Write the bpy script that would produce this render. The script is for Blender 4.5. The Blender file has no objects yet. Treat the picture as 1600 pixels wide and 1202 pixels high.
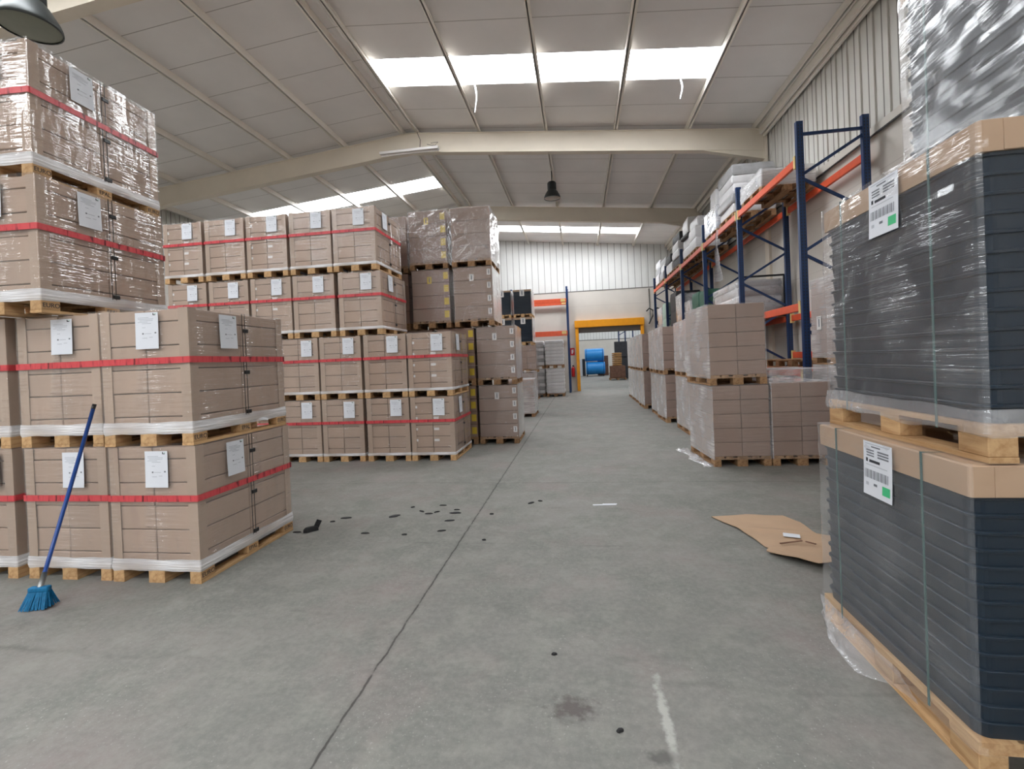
import bpy, bmesh, math, random
from mathutils import Vector, Matrix, noise
rnd = random.Random(7)
SC = bpy.context.scene
COL = SC.collection
PI = math.pi

# ------------------------------------------------------------------ materials
def srgb(r, g, b):
    f = lambda c: (c/255/12.92) if c/255 <= .04045 else ((c/255+.055)/1.055)**2.4
    return (f(r), f(g), f(b), 1)

class NT:
    def __init__(s, name):
        s.m = bpy.data.materials.new(name); s.m.use_nodes = True
        s.t = s.m.node_tree; s.t.nodes.clear()
        s.out = s.n('ShaderNodeOutputMaterial')
    def n(s, typ, **kw):
        nd = s.t.nodes.new(typ)
        for k, v in kw.items():
            if hasattr(nd, k): setattr(nd, k, v)
        return nd
    def l(s, a, b): s.t.links.new(a, b)
    def val(s, sock, v):
        if isinstance(v, bpy.types.NodeSocket): s.l(v, sock)
        else: sock.default_value = v
    def math(s, op, a, b=0.0, c=None, clamp=False):
        nd = s.n('ShaderNodeMath', operation=op); nd.use_clamp = clamp
        s.val(nd.inputs[0], a); s.val(nd.inputs[1], b)
        if c is not None: s.val(nd.inputs[2], c)
        return nd.outputs[0]
    def coord(s, scale=(1, 1, 1), kind='Object', rot=(0, 0, 0)):
        tc = s.n('ShaderNodeTexCoord'); mp = s.n('ShaderNodeMapping')
        mp.inputs['Scale'].default_value = scale; mp.inputs['Rotation'].default_value = rot
        s.l(tc.outputs[kind], mp.inputs['Vector']); return mp.outputs[0]
    def world(s, scale=(1, 1, 1)):
        g = s.n('ShaderNodeNewGeometry'); mp = s.n('ShaderNodeMapping')
        mp.inputs['Scale'].default_value = scale
        s.l(g.outputs['Position'], mp.inputs['Vector']); return mp.outputs[0]
    def noise(s, vec, scale, detail=3, rough=.55):
        nd = s.n('ShaderNodeTexNoise'); s.l(vec, nd.inputs['Vector'])
        nd.inputs['Scale'].default_value = scale; nd.inputs['Detail'].default_value = detail
        nd.inputs['Roughness'].default_value = rough
        return nd.outputs['Fac']
    def ramp(s, fac, stops):
        nd = s.n('ShaderNodeValToRGB'); s.l(fac, nd.inputs['Fac'])
        el = nd.color_ramp.elements
        while len(el) < len(stops): el.new(.5)
        for e, (p, c) in zip(el, stops): e.position = p; e.color = c
        return nd.outputs['Color']
    def mix(s, fac, a, b, mode='MIX'):
        nd = s.n('ShaderNodeMixRGB', blend_type=mode)
        s.val(nd.inputs[0], fac); s.val(nd.inputs[1], a); s.val(nd.inputs[2], b)
        return nd.outputs[0]
    def bump(s, h, strength=.3, dist=.01, nrm=None):
        nd = s.n('ShaderNodeBump'); s.l(h, nd.inputs['Height'])
        nd.inputs['Strength'].default_value = strength; nd.inputs['Distance'].default_value = dist
        return nd.outputs[0]
    def principled(s, color, rough=.6, metal=0, normal=None, spec=.5, **kw):
        p = s.n('ShaderNodeBsdfPrincipled')
        s.val(p.inputs['Base Color'], color); s.val(p.inputs['Roughness'], rough)
        p.inputs['Metallic'].default_value = metal
        p.inputs['Specular IOR Level'].default_value = spec
        for k, v in kw.items(): s.val(p.inputs[k], v)
        if normal is not None: s.l(normal, p.inputs['Normal'])
        s.l(p.outputs[0], s.out.inputs['Surface']); return p

def simple(name, c, rough=.6, metal=0, var=.12, scale=6, spec=.5, bump=0, stretch=(1, 1, 1)):
    t = NT(name); v = t.coord(stretch); f = t.noise(v, scale, 4)
    k = lambda q: (min(c[0]*q, 1), min(c[1]*q, 1), min(c[2]*q, 1), 1)
    col = t.ramp(f, [(.3, k(1-var)), (.7, k(1+var))])
    nrm = t.bump(t.noise(v, scale*8, 2), bump, .003) if bump else None
    t.principled(col, rough, metal, nrm, spec); return t.m

def island_var(t, col, amt):
    """slight per-object tone change"""
    oi = t.n('ShaderNodeObjectInfo')
    g = t.math('MULTIPLY_ADD', oi.outputs['Random'], amt, 1-amt/2)
    cc = t.n('ShaderNodeCombineColor')
    for i in range(3): t.l(g, cc.inputs[i])
    return t.mix(1.0, col, cc.outputs[0], 'MULTIPLY')

def carton_mat(name, c):
    t = NT(name); v = t.coord((1, 1, 1))
    a = t.noise(v, 2.2, 3); fl = t.noise(t.coord((60, 60, 2)), 3, 2)
    k = lambda q: (c[0]*q, c[1]*q, c[2]*q, 1)
    col = t.ramp(a, [(.3, k(.93)), (.7, k(1.06))])
    col = island_var(t, col, .12)
    t.principled(col, .62, normal=t.bump(fl, .06, .002), spec=.35); return t.m

def wood_mat(name, c, c2):
    t = NT(name); v = t.coord((14, 1.6, 14)); f = t.noise(v, 1.6, 5, .65)
    g = t.noise(t.coord((2, 2, 2)), 3, 3)
    col = t.ramp(f, [(.3, c2), (.55, c), (.75, (min(c[0]*1.15, 1), min(c[1]*1.15, 1), min(c[2]*1.1, 1), 1))])
    col = t.mix(t.math('MULTIPLY', g, .35), col, c2)
    col = island_var(t, col, .25)
    t.principled(col, .75, normal=t.bump(f, .25, .004), spec=.25); return t.m

def film_mat(name, rough=.12, streak=(1.5, 1.5, 40), strength=.5, dist=.01, milk=.05, rot=(0, 0, 0), patch=1.3, tint=(.97, .97, .975, 1), gl=1.0, base=.012, big=.35, pscale=(1, 1, 1), thr=-1.35, fres=1.5, flo=.08):
    t = NT(name)
    st = t.noise(t.coord(streak, rot=rot), 1.4, 3, .6)
    st = t.math('POWER', st, 1.6)
    pm = t.noise(t.coord(pscale), patch, 2)
    pm = t.math('MULTIPLY_ADD', pm, 3.6, thr, clamp=True)
    h = t.math('MULTIPLY', st, t.math('MULTIPLY_ADD', pm, 1-flo, flo))
    bg_ = t.noise(t.coord((3, 3, 1.2)), 2.2, 2)
    h2 = t.math('MULTIPLY_ADD', bg_, big, h)
    nrm = t.bump(h2, strength, dist)
    tr = t.n('ShaderNodeBsdfTransparent'); tr.inputs['Color'].default_value = tint
    go = t.n('ShaderNodeBsdfGlossy'); go.inputs['Roughness'].default_value = rough
    go.inputs['Color'].default_value = (gl, gl, gl, 1); t.l(nrm, go.inputs['Normal'])
    fr = t.n('ShaderNodeFresnel'); fr.inputs['IOR'].default_value = 1.5; t.l(nrm, fr.inputs['Normal'])
    geo = t.n('ShaderNodeNewGeometry')
    front = t.math('SUBTRACT', 1.0, geo.outputs['Backfacing'])
    fac = t.math('MULTIPLY', t.math('MULTIPLY_ADD', fr.outputs[0], fres, base, clamp=True), front)
    m1 = t.n('ShaderNodeMixShader'); t.l(fac, m1.inputs[0]); t.l(tr.outputs[0], m1.inputs[1]); t.l(go.outputs[0], m1.inputs[2])
    df = t.n('ShaderNodeBsdfDiffuse'); df.inputs['Color'].default_value = (.88, .88, .9, 1)
    t.l(nrm, df.inputs['Normal'])
    mk = t.math('MULTIPLY', t.math('MULTIPLY_ADD', t.math('MULTIPLY', pm, st), milk*4, milk, clamp=True), front)
    m2 = t.n('ShaderNodeMixShader'); t.l(mk, m2.inputs[0]); t.l(m1.outputs[0], m2.inputs[1]); t.l(df.outputs[0], m2.inputs[2])
    t.l(m2.outputs[0], t.out.inputs['Surface'])
    return t.m

M = {}
M['carton'] = carton_mat('brown_carton_board', srgb(172, 147, 129))
M['carton_plain'] = carton_mat('grey_brown_carton_board', srgb(150, 125, 112))  # toned darker also for the shade on the rack-side fronts
M['protector'] = carton_mat('corner_board', srgb(178, 154, 135))
M['cap'] = carton_mat('cap_board', srgb(184, 155, 128))
M['wood'] = wood_mat('pallet_pine', srgb(208, 172, 128), srgb(168, 126, 84))
M['wood_old'] = wood_mat('weathered_pine', srgb(176, 140, 104), srgb(120, 86, 60))
M['film'] = film_mat('clear_stretch_film', .14, (2, 2, 24), .8, .016, .03, pscale=(3, 3, .8))
M['film_shiny'] = film_mat('shiny_stretch_film', .09, (1.6, 1.6, 20), 1.0, .035, .035, base=.03, pscale=(4.2, 4.2, .9), big=.12, thr=-1.6)
M['film_milky'] = film_mat('milky_stretch_film', .25, (2, 2, 30), .5, .012, .2)
M['film_sheen'] = film_mat('sheen_stretch_film', .2, (1.2, 1.2, 16), 1.0, .03, .07, rot=(.6, 0, 0), patch=1.0, base=.01, big=.06, pscale=(2, 2.2, 1.4), thr=-1.75, fres=1.3, flo=.03)
M['film_wrinkle'] = film_mat('wrinkled_stretch_film', .11, (1.2, 1.2, 22), 1.0, .03, .06, rot=(.38, 0, 0), patch=1.0, base=.01, big=.06, pscale=(2, 2.6, 2.0), thr=-1.55, fres=1.2, flo=.02)
M['film_smooth'] = film_mat('smooth_stretch_film', .13, (1.2, 1.4, 24), .8, .020, .06, rot=(-.5, 0, 0), patch=1.0, base=.01, big=.05, pscale=(2, 2.4, 2.0), thr=-1.75, fres=1.2, flo=.02)
M['film_end'] = film_mat('tight_stretch_film', .15, (1.2, 1.4, 24), .5, .01, .004, base=.0, big=.05, thr=-2.1, fres=.6, flo=.02)
M['film_skirt'] = film_mat('rolled_stretch_film', .2, (2, 2, 60), .8, .012, .36, tint=(.86, .86, .87, 1))
M['film_crumple'] = film_mat('crumpled_stretch_film', .12, (5, 5, 7), 1.0, .05, .10, base=.03, tint=(.94, .94, .95, 1))
M['film_flap'] = film_mat('thin_loose_film', .12, (6, 6, 6), 1.0, .05, .13, tint=(.95, .95, .96, 1))
M['paper'] = simple('white_paper', srgb(226, 229, 236), .6, var=.02)
M['ink'] = simple('grey_ink', srgb(120, 124, 132), .7, var=.05)
M['ink_dark'] = simple('dark_ink', srgb(45, 48, 55), .7, var=.05)
M['ink_pale'] = simple('pale_ink', srgb(188, 192, 200), .7, var=.05)
M['green_print'] = simple('green_print', srgb(70, 190, 130), .6, var=.05)
M['yellow_label'] = simple('yellow_label', srgb(215, 185, 60), .6, var=.08)
M['sticker'] = simple('white_sticker', srgb(225, 222, 220), .6, var=.04)
M['black_plastic'] = simple('black_plastic', srgb(22, 22, 24), .4, var=.1)
M['tray'] = simple('black_tray_plastic', srgb(23, 39, 53), .36, var=.14, scale=3, spec=.35)
M['green_strap'] = simple('green_strap', srgb(58, 96, 94), .4, var=.1)
M['blue'] = simple('rack_blue_paint', srgb(24, 54, 98), .42, var=.1)
M['orange'] = simple('rack_orange_paint', srgb(222, 92, 58), .45, var=.07)
M['yellow'] = simple('door_yellow_paint', srgb(240, 160, 26), .45, var=.05)
M['yellow_tag'] = simple('pale_yellow_connector', srgb(226, 196, 130), .5, var=.08)
M['white_bag'] = simple('white_wrapped_sheet', srgb(236, 235, 237), .4, var=.07, scale=4)
M['grey_bag'] = simple('grey_wrapped_bundle', srgb(178, 178, 180), .35, var=.15, scale=5)
M['blue_bag'] = simple('blue_white_bundle', srgb(168, 182, 208), .4, var=.15, scale=5, stretch=(1, 1, 6))
M['green_box'] = simple('green_board', srgb(66, 112, 92), .6, var=.12)
M['dark_box'] = simple('dark_bundle', srgb(52, 52, 56), .6, var=.2)
M['pale_green'] = simple('pale_green_board', srgb(164, 186, 172), .6, var=.1)
M['beam'] = simple('cream_steel_paint', srgb(228, 218, 202), .55, var=.04, scale=1.5)
M['purlin'] = simple('purlin_paint', srgb(240, 234, 224), .55, var=.05, scale=1.5)
M['lamp'] = simple('lamp_dark_metal', srgb(62, 66, 66), .4, metal=.2, var=.08)
M['lamp_body'] = simple('lamp_housing_metal', srgb(40, 44, 46), .5, metal=.2, var=.08)
M['lamp_lens'] = simple('lamp_glass_lens', srgb(126, 130, 116), .25, var=.05)
M['tube_white'] = simple('fluorescent_white', srgb(236, 232, 230), .4, var=.02)
M['cable'] = simple('dark_cable', srgb(40, 36, 34), .6, var=.1)
M['broom_blue'] = simple('broom_handle_blue', srgb(22, 68, 142), .35, var=.08)
M['bristle'] = simple('broom_bristle_blue', srgb(0, 104, 150), .7, var=.25, scale=40)
M['steel'] = simple('galvanised_steel', srgb(150, 152, 152), .4, metal=.8, var=.1)
M['rubber'] = simple('black_rubber', srgb(30, 30, 32), .7, var=.2)
M['drum'] = simple('blue_drum_plastic', srgb(40, 140, 215), .35, var=.05)
M['drum_dark'] = simple('blue_drum_band', srgb(22, 96, 165), .4, var=.05)
M['red'] = simple('red_paint', srgb(196, 30, 36), .4, var=.05)
M['rust'] = simple('rusty_brown', srgb(110, 78, 62), .8, var=.25)
M['coil'] = simple('coil_orange', srgb(170, 125, 70), .6, var=.2)
M['white_paint'] = simple('white_paint', srgb(230, 232, 236), .5, var=.03)

def tape_mat():
    t = NT('red_warning_tape')
    oi = t.coord((1, 1, 1))
    a = t.noise(t.coord((16, 16, 3)), 2.0, 2)
    col = t.ramp(a, [(.42, srgb(212, 78, 84)), (.56, srgb(204, 66, 74)), (.66, srgb(112, 30, 38))])
    t.principled(col, .4); return t.m
M['tape'] = tape_mat()

def floor_mat():
    t = NT('worn_concrete'); p = t.world()
    big = t.noise(p, .35, 5, .6); mid = t.noise(p, 1.6, 6, .65); fine = t.noise(p, 26, 4, .7); sp = t.noise(p, 70, 2, .6)
    col = t.ramp(big, [(.3, srgb(110, 109, 105)), (.5, srgb(124, 122, 118)), (.7, srgb(135, 129, 126))])
    col = t.mix(t.math('MULTIPLY_ADD', mid, 2.6, -1.05, clamp=True), col, srgb(108, 111, 105))
    bl = t.noise(p, 4.5, 5, .7)
    col = t.mix(t.math('MULTIPLY_ADD', bl, 3.0, -1.45, clamp=True), col, srgb(144, 143, 136))
    pk = t.math('MULTIPLY_ADD', t.noise(p, 1.1, 4, .6), 5, -2.6, clamp=True)
    col = t.mix(t.math('MULTIPLY', pk, .6), col, srgb(136, 120, 119))  # pinkish patches, the pink also standing in for reflection in the floor
    col = t.mix(t.math('MULTIPLY_ADD', fine, 1.4, -.55, clamp=True), col, srgb(147, 146, 140))
    col = t.mix(t.math('MULTIPLY', t.math('MULTIPLY_ADD', sp, 6, -3.7, clamp=True), t.math('MULTIPLY_ADD', t.noise(p, 1.7, 3), 4, -1.6, clamp=True)), col, srgb(182, 181, 174))
    st = t.noise(t.world((.5, 1.3, 1)), 2.3, 6, .7)
    col = t.mix(t.math('MULTIPLY', t.math('MULTIPLY_ADD', st, 6, -3.5, clamp=True), .55), col, srgb(92, 92, 88))
    dk = t.math('MULTIPLY_ADD', t.noise(p, 7, 4, .65), 7, -4.55, clamp=True)
    col = t.mix(t.math('MULTIPLY', dk, .6), col, srgb(100, 98, 94))
    # sawn joints and cracks
    sep = t.n('ShaderNodeSeparateXYZ'); t.l(p, sep.inputs[0])
    X, Y = sep.outputs[0], sep.outputs[1]
    wob = t.math('MULTIPLY_ADD', t.noise(p, 6, 4), .03, -.015)
    wob2 = t.math('MULTIPLY_ADD', t.noise(p, 1.5, 4), .2, -.1)
    def line(coord, at, half, w):
        d = t.math('ABSOLUTE', t.math('ADD', t.math('SUBTRACT', coord, at), w))
        return t.math('SUBTRACT', 1.0, t.math('DIVIDE', d, half), clamp=True)
    nz = t.math('MULTIPLY_ADD', t.noise(p, 14, 2), 2.2, -.35, clamp=True)
    j = t.math('MULTIPLY', line(X, -1.175, .010, wob), nz)
    j = t.math('MULTIPLY', j, 2.2, clamp=True)
    halo = t.math('MULTIPLY', line(X, -1.175, .03, wob), .25)
    brk = t.math('MULTIPLY_ADD', t.noise(p, 1.8, 2), 5, -2.3, clamp=True)
    c1 = t.math('MULTIPLY', line(Y, 4.2, .014, wob2), brk)
    c2 = t.math('MULTIPLY', line(Y, 6.35, .02, wob2), .35)
    c3 = t.math('MULTIPLY', line(Y, 2.42, .03, wob2), t.math('MULTIPLY', brk, .4))
    m = t.math('MAXIMUM', t.math('MAXIMUM', j, halo), t.math('MAXIMUM', t.math('MULTIPLY', c1, .6), t.math('MAXIMUM', c2, c3)))
    col = t.mix(t.math('MULTIPLY', m, .85), col, srgb(54, 52, 50))
    def spot(x, y, rx, ry, soft):
        dx = t.math('DIVIDE', t.math('SUBTRACT', X, x), rx); dy = t.math('DIVIDE', t.math('SUBTRACT', Y, y), ry)
        r = t.math('SQRT', t.math('ADD', t.math('MULTIPLY', dx, dx), t.math('MULTIPLY', dy, dy)))
        r = t.math('ADD', r, t.math('MULTIPLY_ADD', t.noise(p, 22, 3), 2.0, -1.0))
        return t.math('MULTIPLY', t.math('SUBTRACT', 1.0, r, clamp=True), soft, clamp=True)
    col = t.mix(t.math('MULTIPLY', spot(-.1, 2.22, .13, .09, 1.6), .8), col, srgb(86, 78, 76))
    col = t.mix(t.math('MULTIPLY', spot(.32, 2.2, .03, .35, 1.5), .5), col, srgb(205, 205, 198))
    col = t.mix(t.math('MULTIPLY', spot(.27, 1.98, .08, .05, 1.6), .7), col, srgb(80, 78, 76))
    col = t.mix(t.math('MULTIPLY', spot(.5, 3.0, .5, .5, 1.0), .3), col, srgb(112, 112, 106))
    rg = t.math('MULTIPLY_ADD', mid, .25, .5)
    h = t.math('SUBTRACT', t.math('MULTIPLY', fine, .25), m)
    t.principled(col, rg, normal=t.bump(h, .25, .006), spec=.35)
    return t.m
M['floor'] = floor_mat()

def stripe_mat(name, c, dark, axis, pitch, width, rough=.5, var=.05, off=0.0, dirt=0):
    """flat sheet with dark joint lines every PITCH metres along a world axis"""
    t = NT(name); p = t.world(); sep = t.n('ShaderNodeSeparateXYZ'); t.l(p, sep.inputs[0])
    u = t.math('DIVIDE', t.math('ADD', sep.outputs[axis], 100.0+off), pitch)
    fr = t.math('FRACT', u)
    d = t.math('ABSOLUTE', t.math('SUBTRACT', fr, .5))
    ln = t.math('GREATER_THAN', d, .5-width/2/pitch)
    f = t.noise(p, .9, 4)
    k = lambda q: (min(c[0]*q, 1), min(c[1]*q, 1), min(c[2]*q, 1), 1)
    col = t.ramp(f, [(.3, k(1-var)), (.7, k(1+var))])
    col = t.mix(ln, col, dark)
    t.principled(col, rough, spec=.4); return t.m
M['roof'] = stripe_mat('sandwich_roof_panel', srgb(238, 235, 233), srgb(178, 172, 168), 1, 1.0, .016, .5, .04, off=-.45)
M['clad_end'] = stripe_mat('white_wall_cladding', srgb(226, 226, 224), srgb(160, 158, 155), 0, .33, .03)
M['clad_side'] = stripe_mat('grey_white_wall_cladding', srgb(214, 212, 206), srgb(130, 126, 120), 1, .36, .03)
M['wall_low'] = stripe_mat('smooth_beige_concrete_wall', srgb(210, 204, 196), srgb(198, 191, 184), 2, 1.2, .015, .8, .05)
M['seam'] = simple('flashing_grey', srgb(120, 116, 112), .6, var=.05)

def emit_mat(name, c, s):
    t = NT(name); e = t.n('ShaderNodeEmission'); e.inputs['Color'].default_value = c; e.inputs['Strength'].default_value = s
    t.l(e.outputs[0], t.out.inputs['Surface']); return t.m
M['sky_pane'] = emit_mat('daylit_rooflight_sheet', (.93, .965, 1.0, 1), 18.0)
M['far_pane'] = emit_mat('daylit_far_rooflight_sheet', (.93, .98, 1.0, 1), 9.0)

# ------------------------------------------------------------------ mesh builder
class MB:
    def __init__(s): s.v = []; s.f = []; s.mi = []; s.mats = []; s.sm = []
    def mat(s, m):
        if m not in s.mats: s.mats.append(m)
        return s.mats.index(m)
    def add(s, vs, fs, m, smooth=False):
        o = len(s.v); s.v += [tuple(v) for v in vs]
        i = s.mat(m)
        for f in fs: s.f.append([o+k for k in f]); s.mi.append(i); s.sm.append(smooth)
    def box(s, x0, x1, y0, y1, z0, z1, m, mx=None):
        vs = [Vector((x, y, z)) for z in (z0, z1) for y in (y0, y1) for x in (x0, x1)]
        if mx is not None: vs = [mx @ v for v in vs]
        s.add(vs, [(0, 2, 3, 1), (4, 5, 7, 6), (0, 1, 5, 4), (2, 6, 7, 3), (0, 4, 6, 2), (1, 3, 7, 5)], m)
    def bbox(s, x0, x1, y0, y1, z0, z1, m, b=.004, seg=1):
        """bevelled box"""
        bm = bmesh.new(); bmesh.ops.create_cube(bm, size=1)
        for v in bm.verts:
            v.co = Vector(((x0+x1)/2+v.co.x*(x1-x0), (y0+y1)/2+v.co.y*(y1-y0), (z0+z1)/2+v.co.z*(z1-z0)))
        bmesh.ops.bevel(bm, geom=bm.edges[:], offset=b, segments=seg, affect='EDGES', profile=.5)
        bm.verts.index_update()
        s.add([v.co.copy() for v in bm.verts], [[v.index for v in f.verts] for f in bm.faces], m); bm.free()
    def tube(s, pts, r, m, n=8, cap=True):
        pts = [Vector(p) for p in pts]; rr = r if isinstance(r, (list, tuple)) else [r]*len(pts)
        vs = []; fs = []
        up = Vector((0, 0, 1))
        for i, p in enumerate(pts):
            d = (pts[min(i+1, len(pts)-1)]-pts[max(i-1, 0)]).normalized()
            a = d.cross(up if abs(d.z) < .95 else Vector((1, 0, 0))).normalized(); b = d.cross(a)
            for k in range(n):
                q = 2*PI*k/n; vs.append(p+(a*math.cos(q)+b*math.sin(q))*rr[i])
        for i in range(len(pts)-1):
            for k in range(n):
                fs.append((i*n+k, i*n+(k+1) % n, (i+1)*n+(k+1) % n, (i+1)*n+k))
        if cap: fs += [tuple(range(n)), tuple(range((len(pts)-1)*n+n-1, (len(pts)-1)*n-1, -1))]
        s.add(vs, fs, m, True)
    def bar(s, a, b, w, h, m):
        """rectangular bar between two points: w across, h up"""
        a = Vector(a); b = Vector(b); d = (b-a).normalized()
        up = Vector((0, 0, 1)) if abs(d.z) < .95 else Vector((0, 1, 0))
        sd = d.cross(up).normalized()*w/2; u = sd.cross(d).normalized()*h/2
        vs = [a-sd-u, a+sd-u, a+sd+u, a-sd+u, b-sd-u, b+sd-u, b+sd+u, b-sd+u]
        s.add(vs, [(3, 2, 1, 0), (4, 5, 6, 7), (0, 1, 5, 4), (1, 2, 6, 5), (2, 3, 7, 6), (3, 0, 4, 7)], m)
    def lathe(s, prof, m, n=24, c=(0, 0, 0), ax='z'):
        vs = []; fs = []
        for (r, z) in prof:
            for k in range(n):
                q = 2*PI*k/n; x, y = r*math.cos(q), r*math.sin(q)
                v = (x, y, z) if ax == 'z' else (z, x, y)
                vs.append((c[0]+v[0], c[1]+v[1], c[2]+v[2]))
        for i in range(len(prof)-1):
            for k in range(n): fs.append((i*n+k, i*n+(k+1) % n, (i+1)*n+(k+1) % n, (i+1)*n+k))
        s.add(vs, fs, m, True)
    def rings(s, rings, m, close_top=True, close_bot=True, smooth=False):
        n = len(rings[0]); vs = [p for r in rings for p in r]; fs = []
        for i in range(len(rings)-1):
            for k in range(n): fs.append((i*n+k, i*n+(k+1) % n, (i+1)*n+(k+1) % n, (i+1)*n+k))
        if close_bot: fs.append(tuple(range(n-1, -1, -1)))
        if close_top: fs.append(tuple(range((len(rings)-1)*n, len(rings)*n)))
        s.add(vs, fs, m, smooth)
    def mesh(s, name):
        me = bpy.data.meshes.new(name); me.from_pydata(s.v, [], s.f)
        for m in s.mats: me.materials.append(m)
        me.polygons.foreach_set('material_index', s.mi); me.polygons.foreach_set('use_smooth', s.sm)
        me.update(); return me

def link(name, me, parent=None, loc=(0, 0, 0), rz=0):
    o = bpy.data.objects.new(name, me); COL.objects.link(o)
    o.location = loc; o.rotation_euler = (0, 0, rz)
    if parent is not None: o.parent = parent
    return o
def tag(o, label, cat, group=None, kind=None):
    o['label'] = label; o['category'] = cat
    if group: o['group'] = group
    if kind: o['kind'] = kind
    return o
def thing(name, label, cat, loc=(0, 0, 0), rz=0, group=None):
    return tag(link(name, None, None, loc, rz), label, cat, group)
def struct(name, mb, label=None):
    o = link(name, mb.mesh(name)); o['kind'] = 'structure'
    if label: o['label'] = label
    return o
CACHE = {}
def cached(key, fn):
    if key not in CACHE: CACHE[key] = fn()
    return CACHE[key]
def part(name, key, fn, parent, loc=(0, 0, 0), rz=0, label=None):
    """fn builds an MB; the mesh is shared by every part with the same key"""
    o = link(name, cached(key, lambda: fn().mesh(name)), parent, loc, rz)
    if label: o['label'] = label
    return o
def rrect(w, d, r, z, n=4, cx=0, cy=0):
    pts = []
    for (sx, sy, a0) in ((1, -1, -PI/2), (1, 1, 0), (-1, 1, PI/2), (-1, -1, PI)):
        for k in range(n+1):
            a = a0+PI/2*k/n
            pts.append((cx+sx*(w/2-r)+r*math.cos(a), cy+sy*(d/2-r)+r*math.sin(a), z))
    return pts

# ------------------------------------------------------------------ text
def text_mesh(txt, size, m, key):
    def mk():
        cu = bpy.data.curves.new(key, 'FONT'); cu.body = txt; cu.size = size; cu.extrude = .0006
        cu.align_x = 'CENTER'; cu.align_y = 'CENTER'
        o = bpy.data.objects.new('tmp', cu); COL.objects.link(o)
        dg = bpy.context.evaluated_depsgraph_get()
        me = bpy.data.meshes.new_from_object(o.evaluated_get(dg)); me.materials.clear(); me.materials.append(m)
        bpy.data.objects.remove(o); return me
    return cached(key, mk)

# ------------------------------------------------------------------ pallet (0.8 across the front, 1.2 deep)
def pallet_boards(w, d, m):
    b = MB()
    xs = [-w/2+.0725, -w/4+.018, 0, w/4-.018, w/2-.0725]; ws = [.145, .1, .145, .1, .145]
    for x, ww in zip(xs, ws): b.box(x-ww/2, x+ww/2, -d/2, d/2, .122, .144, m)
    for y in (-d/2+.0725, 0, d/2-.0725): b.box(-w/2, w/2, y-.0725, y+.0725, .1, .122, m)
    return b
def pallet_full(w, d, m):
    b = pallet_boards(w, d, m)
    for x, ww in ((-w/2+.05, .1), (0, .145), (w/2-.05, .1)):
        b.box(x-ww/2, x+ww/2, -d/2, d/2, 0, .022, m)
        for y in (-d/2+.0725, 0, d/2-.0725): b.box(x-ww/2, x+ww/2, y-.0725, y+.0725, .022, .1, m)
    return b
def make_pallet(parent, w=.8, d=1.2, mat='wood', detail=True, stamp=False, loc=(0, 0, 0)):
    m = M[mat]
    if not detail:
        return part('pallet', ('pf', w, d, mat), lambda: pallet_full(w, d, m), parent, loc)
    p = part('pallet', ('pb', w, d, mat), lambda: pallet_boards(w, d, m), parent, loc)
    for x, ww in ((-w/2+.05, .1), (0, .145), (w/2-.05, .1)):
        def run(ww=ww): b = MB(); b.box(-ww/2, ww/2, -d/2, d/2, 0, .022, m); return b
        def blk(ww=ww): b = MB(); b.bbox(-ww/2, ww/2, -.0725, .0725, .022, .1, m, .003); return b
        part('runner', ('run', ww, d, mat), run, p, (x, 0, 0))
        for y in (-d/2+.0725, 0, d/2-.0725):
            part('block', ('blk', ww, mat), blk, p, (x, y, 0))
    if stamp:
        for y, tx in ((-d/2+.075, 'EURO'), (0, 'EPAL'), (d/2-.075, 'EURO')):
            o = link('stamp', text_mesh(tx, .05, M['ink_dark'], 'st'+tx), p, (w/2+.001, y, .06)); o.rotation_euler = (PI/2, 0, PI/2)
    return p

# ------------------------------------------------------------------ pieces of a load
def film_shell(w, d, z0, z1, r=.012, nz=10, ns=8, amp=.003, top=True, m=None, seed=0, flare=0, mfront=None):
    b = MB(); rings = []
    for i in range(nz+1):
        z = z0+(z1-z0)*i/nz; ring = []
        base = rrect(w, d, r, z, 3)
        full = []
        for k in range(len(base)):
            a = Vector(base[k]); c = Vector(base[(k+1) % len(base)])
            n = ns if (c-a).length > .1 else 1
            for q in range(n): full.append(a.lerp(c, q/n))
        for p in full:
            nn = Vector((p.x/(w/2), p.y/(d/2), 0)); nn = Vector((nn.x**7, nn.y**7, 0))
            nn = nn.normalized() if nn.length > 0 else nn
            a = abs(noise.noise(Vector((p.x*5+seed, p.y*5, p.z*7))))*amp*2
            f = flare*max(0, 1-i/2) if flare else 0
            ring.append(p+nn*(a+f))
        rings.append(ring)
    b.rings(rings, m, close_top=top, close_bot=False, smooth=False)
    if mfront is not None:
        k = b.mat(mfront)
        for q, fc in enumerate(b.f):
            if len(fc) == 4 and sum(b.v[v][1] for v in fc)/4 < -d/2+.004 and abs(sum(b.v[v][0] for v in fc)/4) < w/2-.02: b.mi[q] = k
    return b

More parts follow.
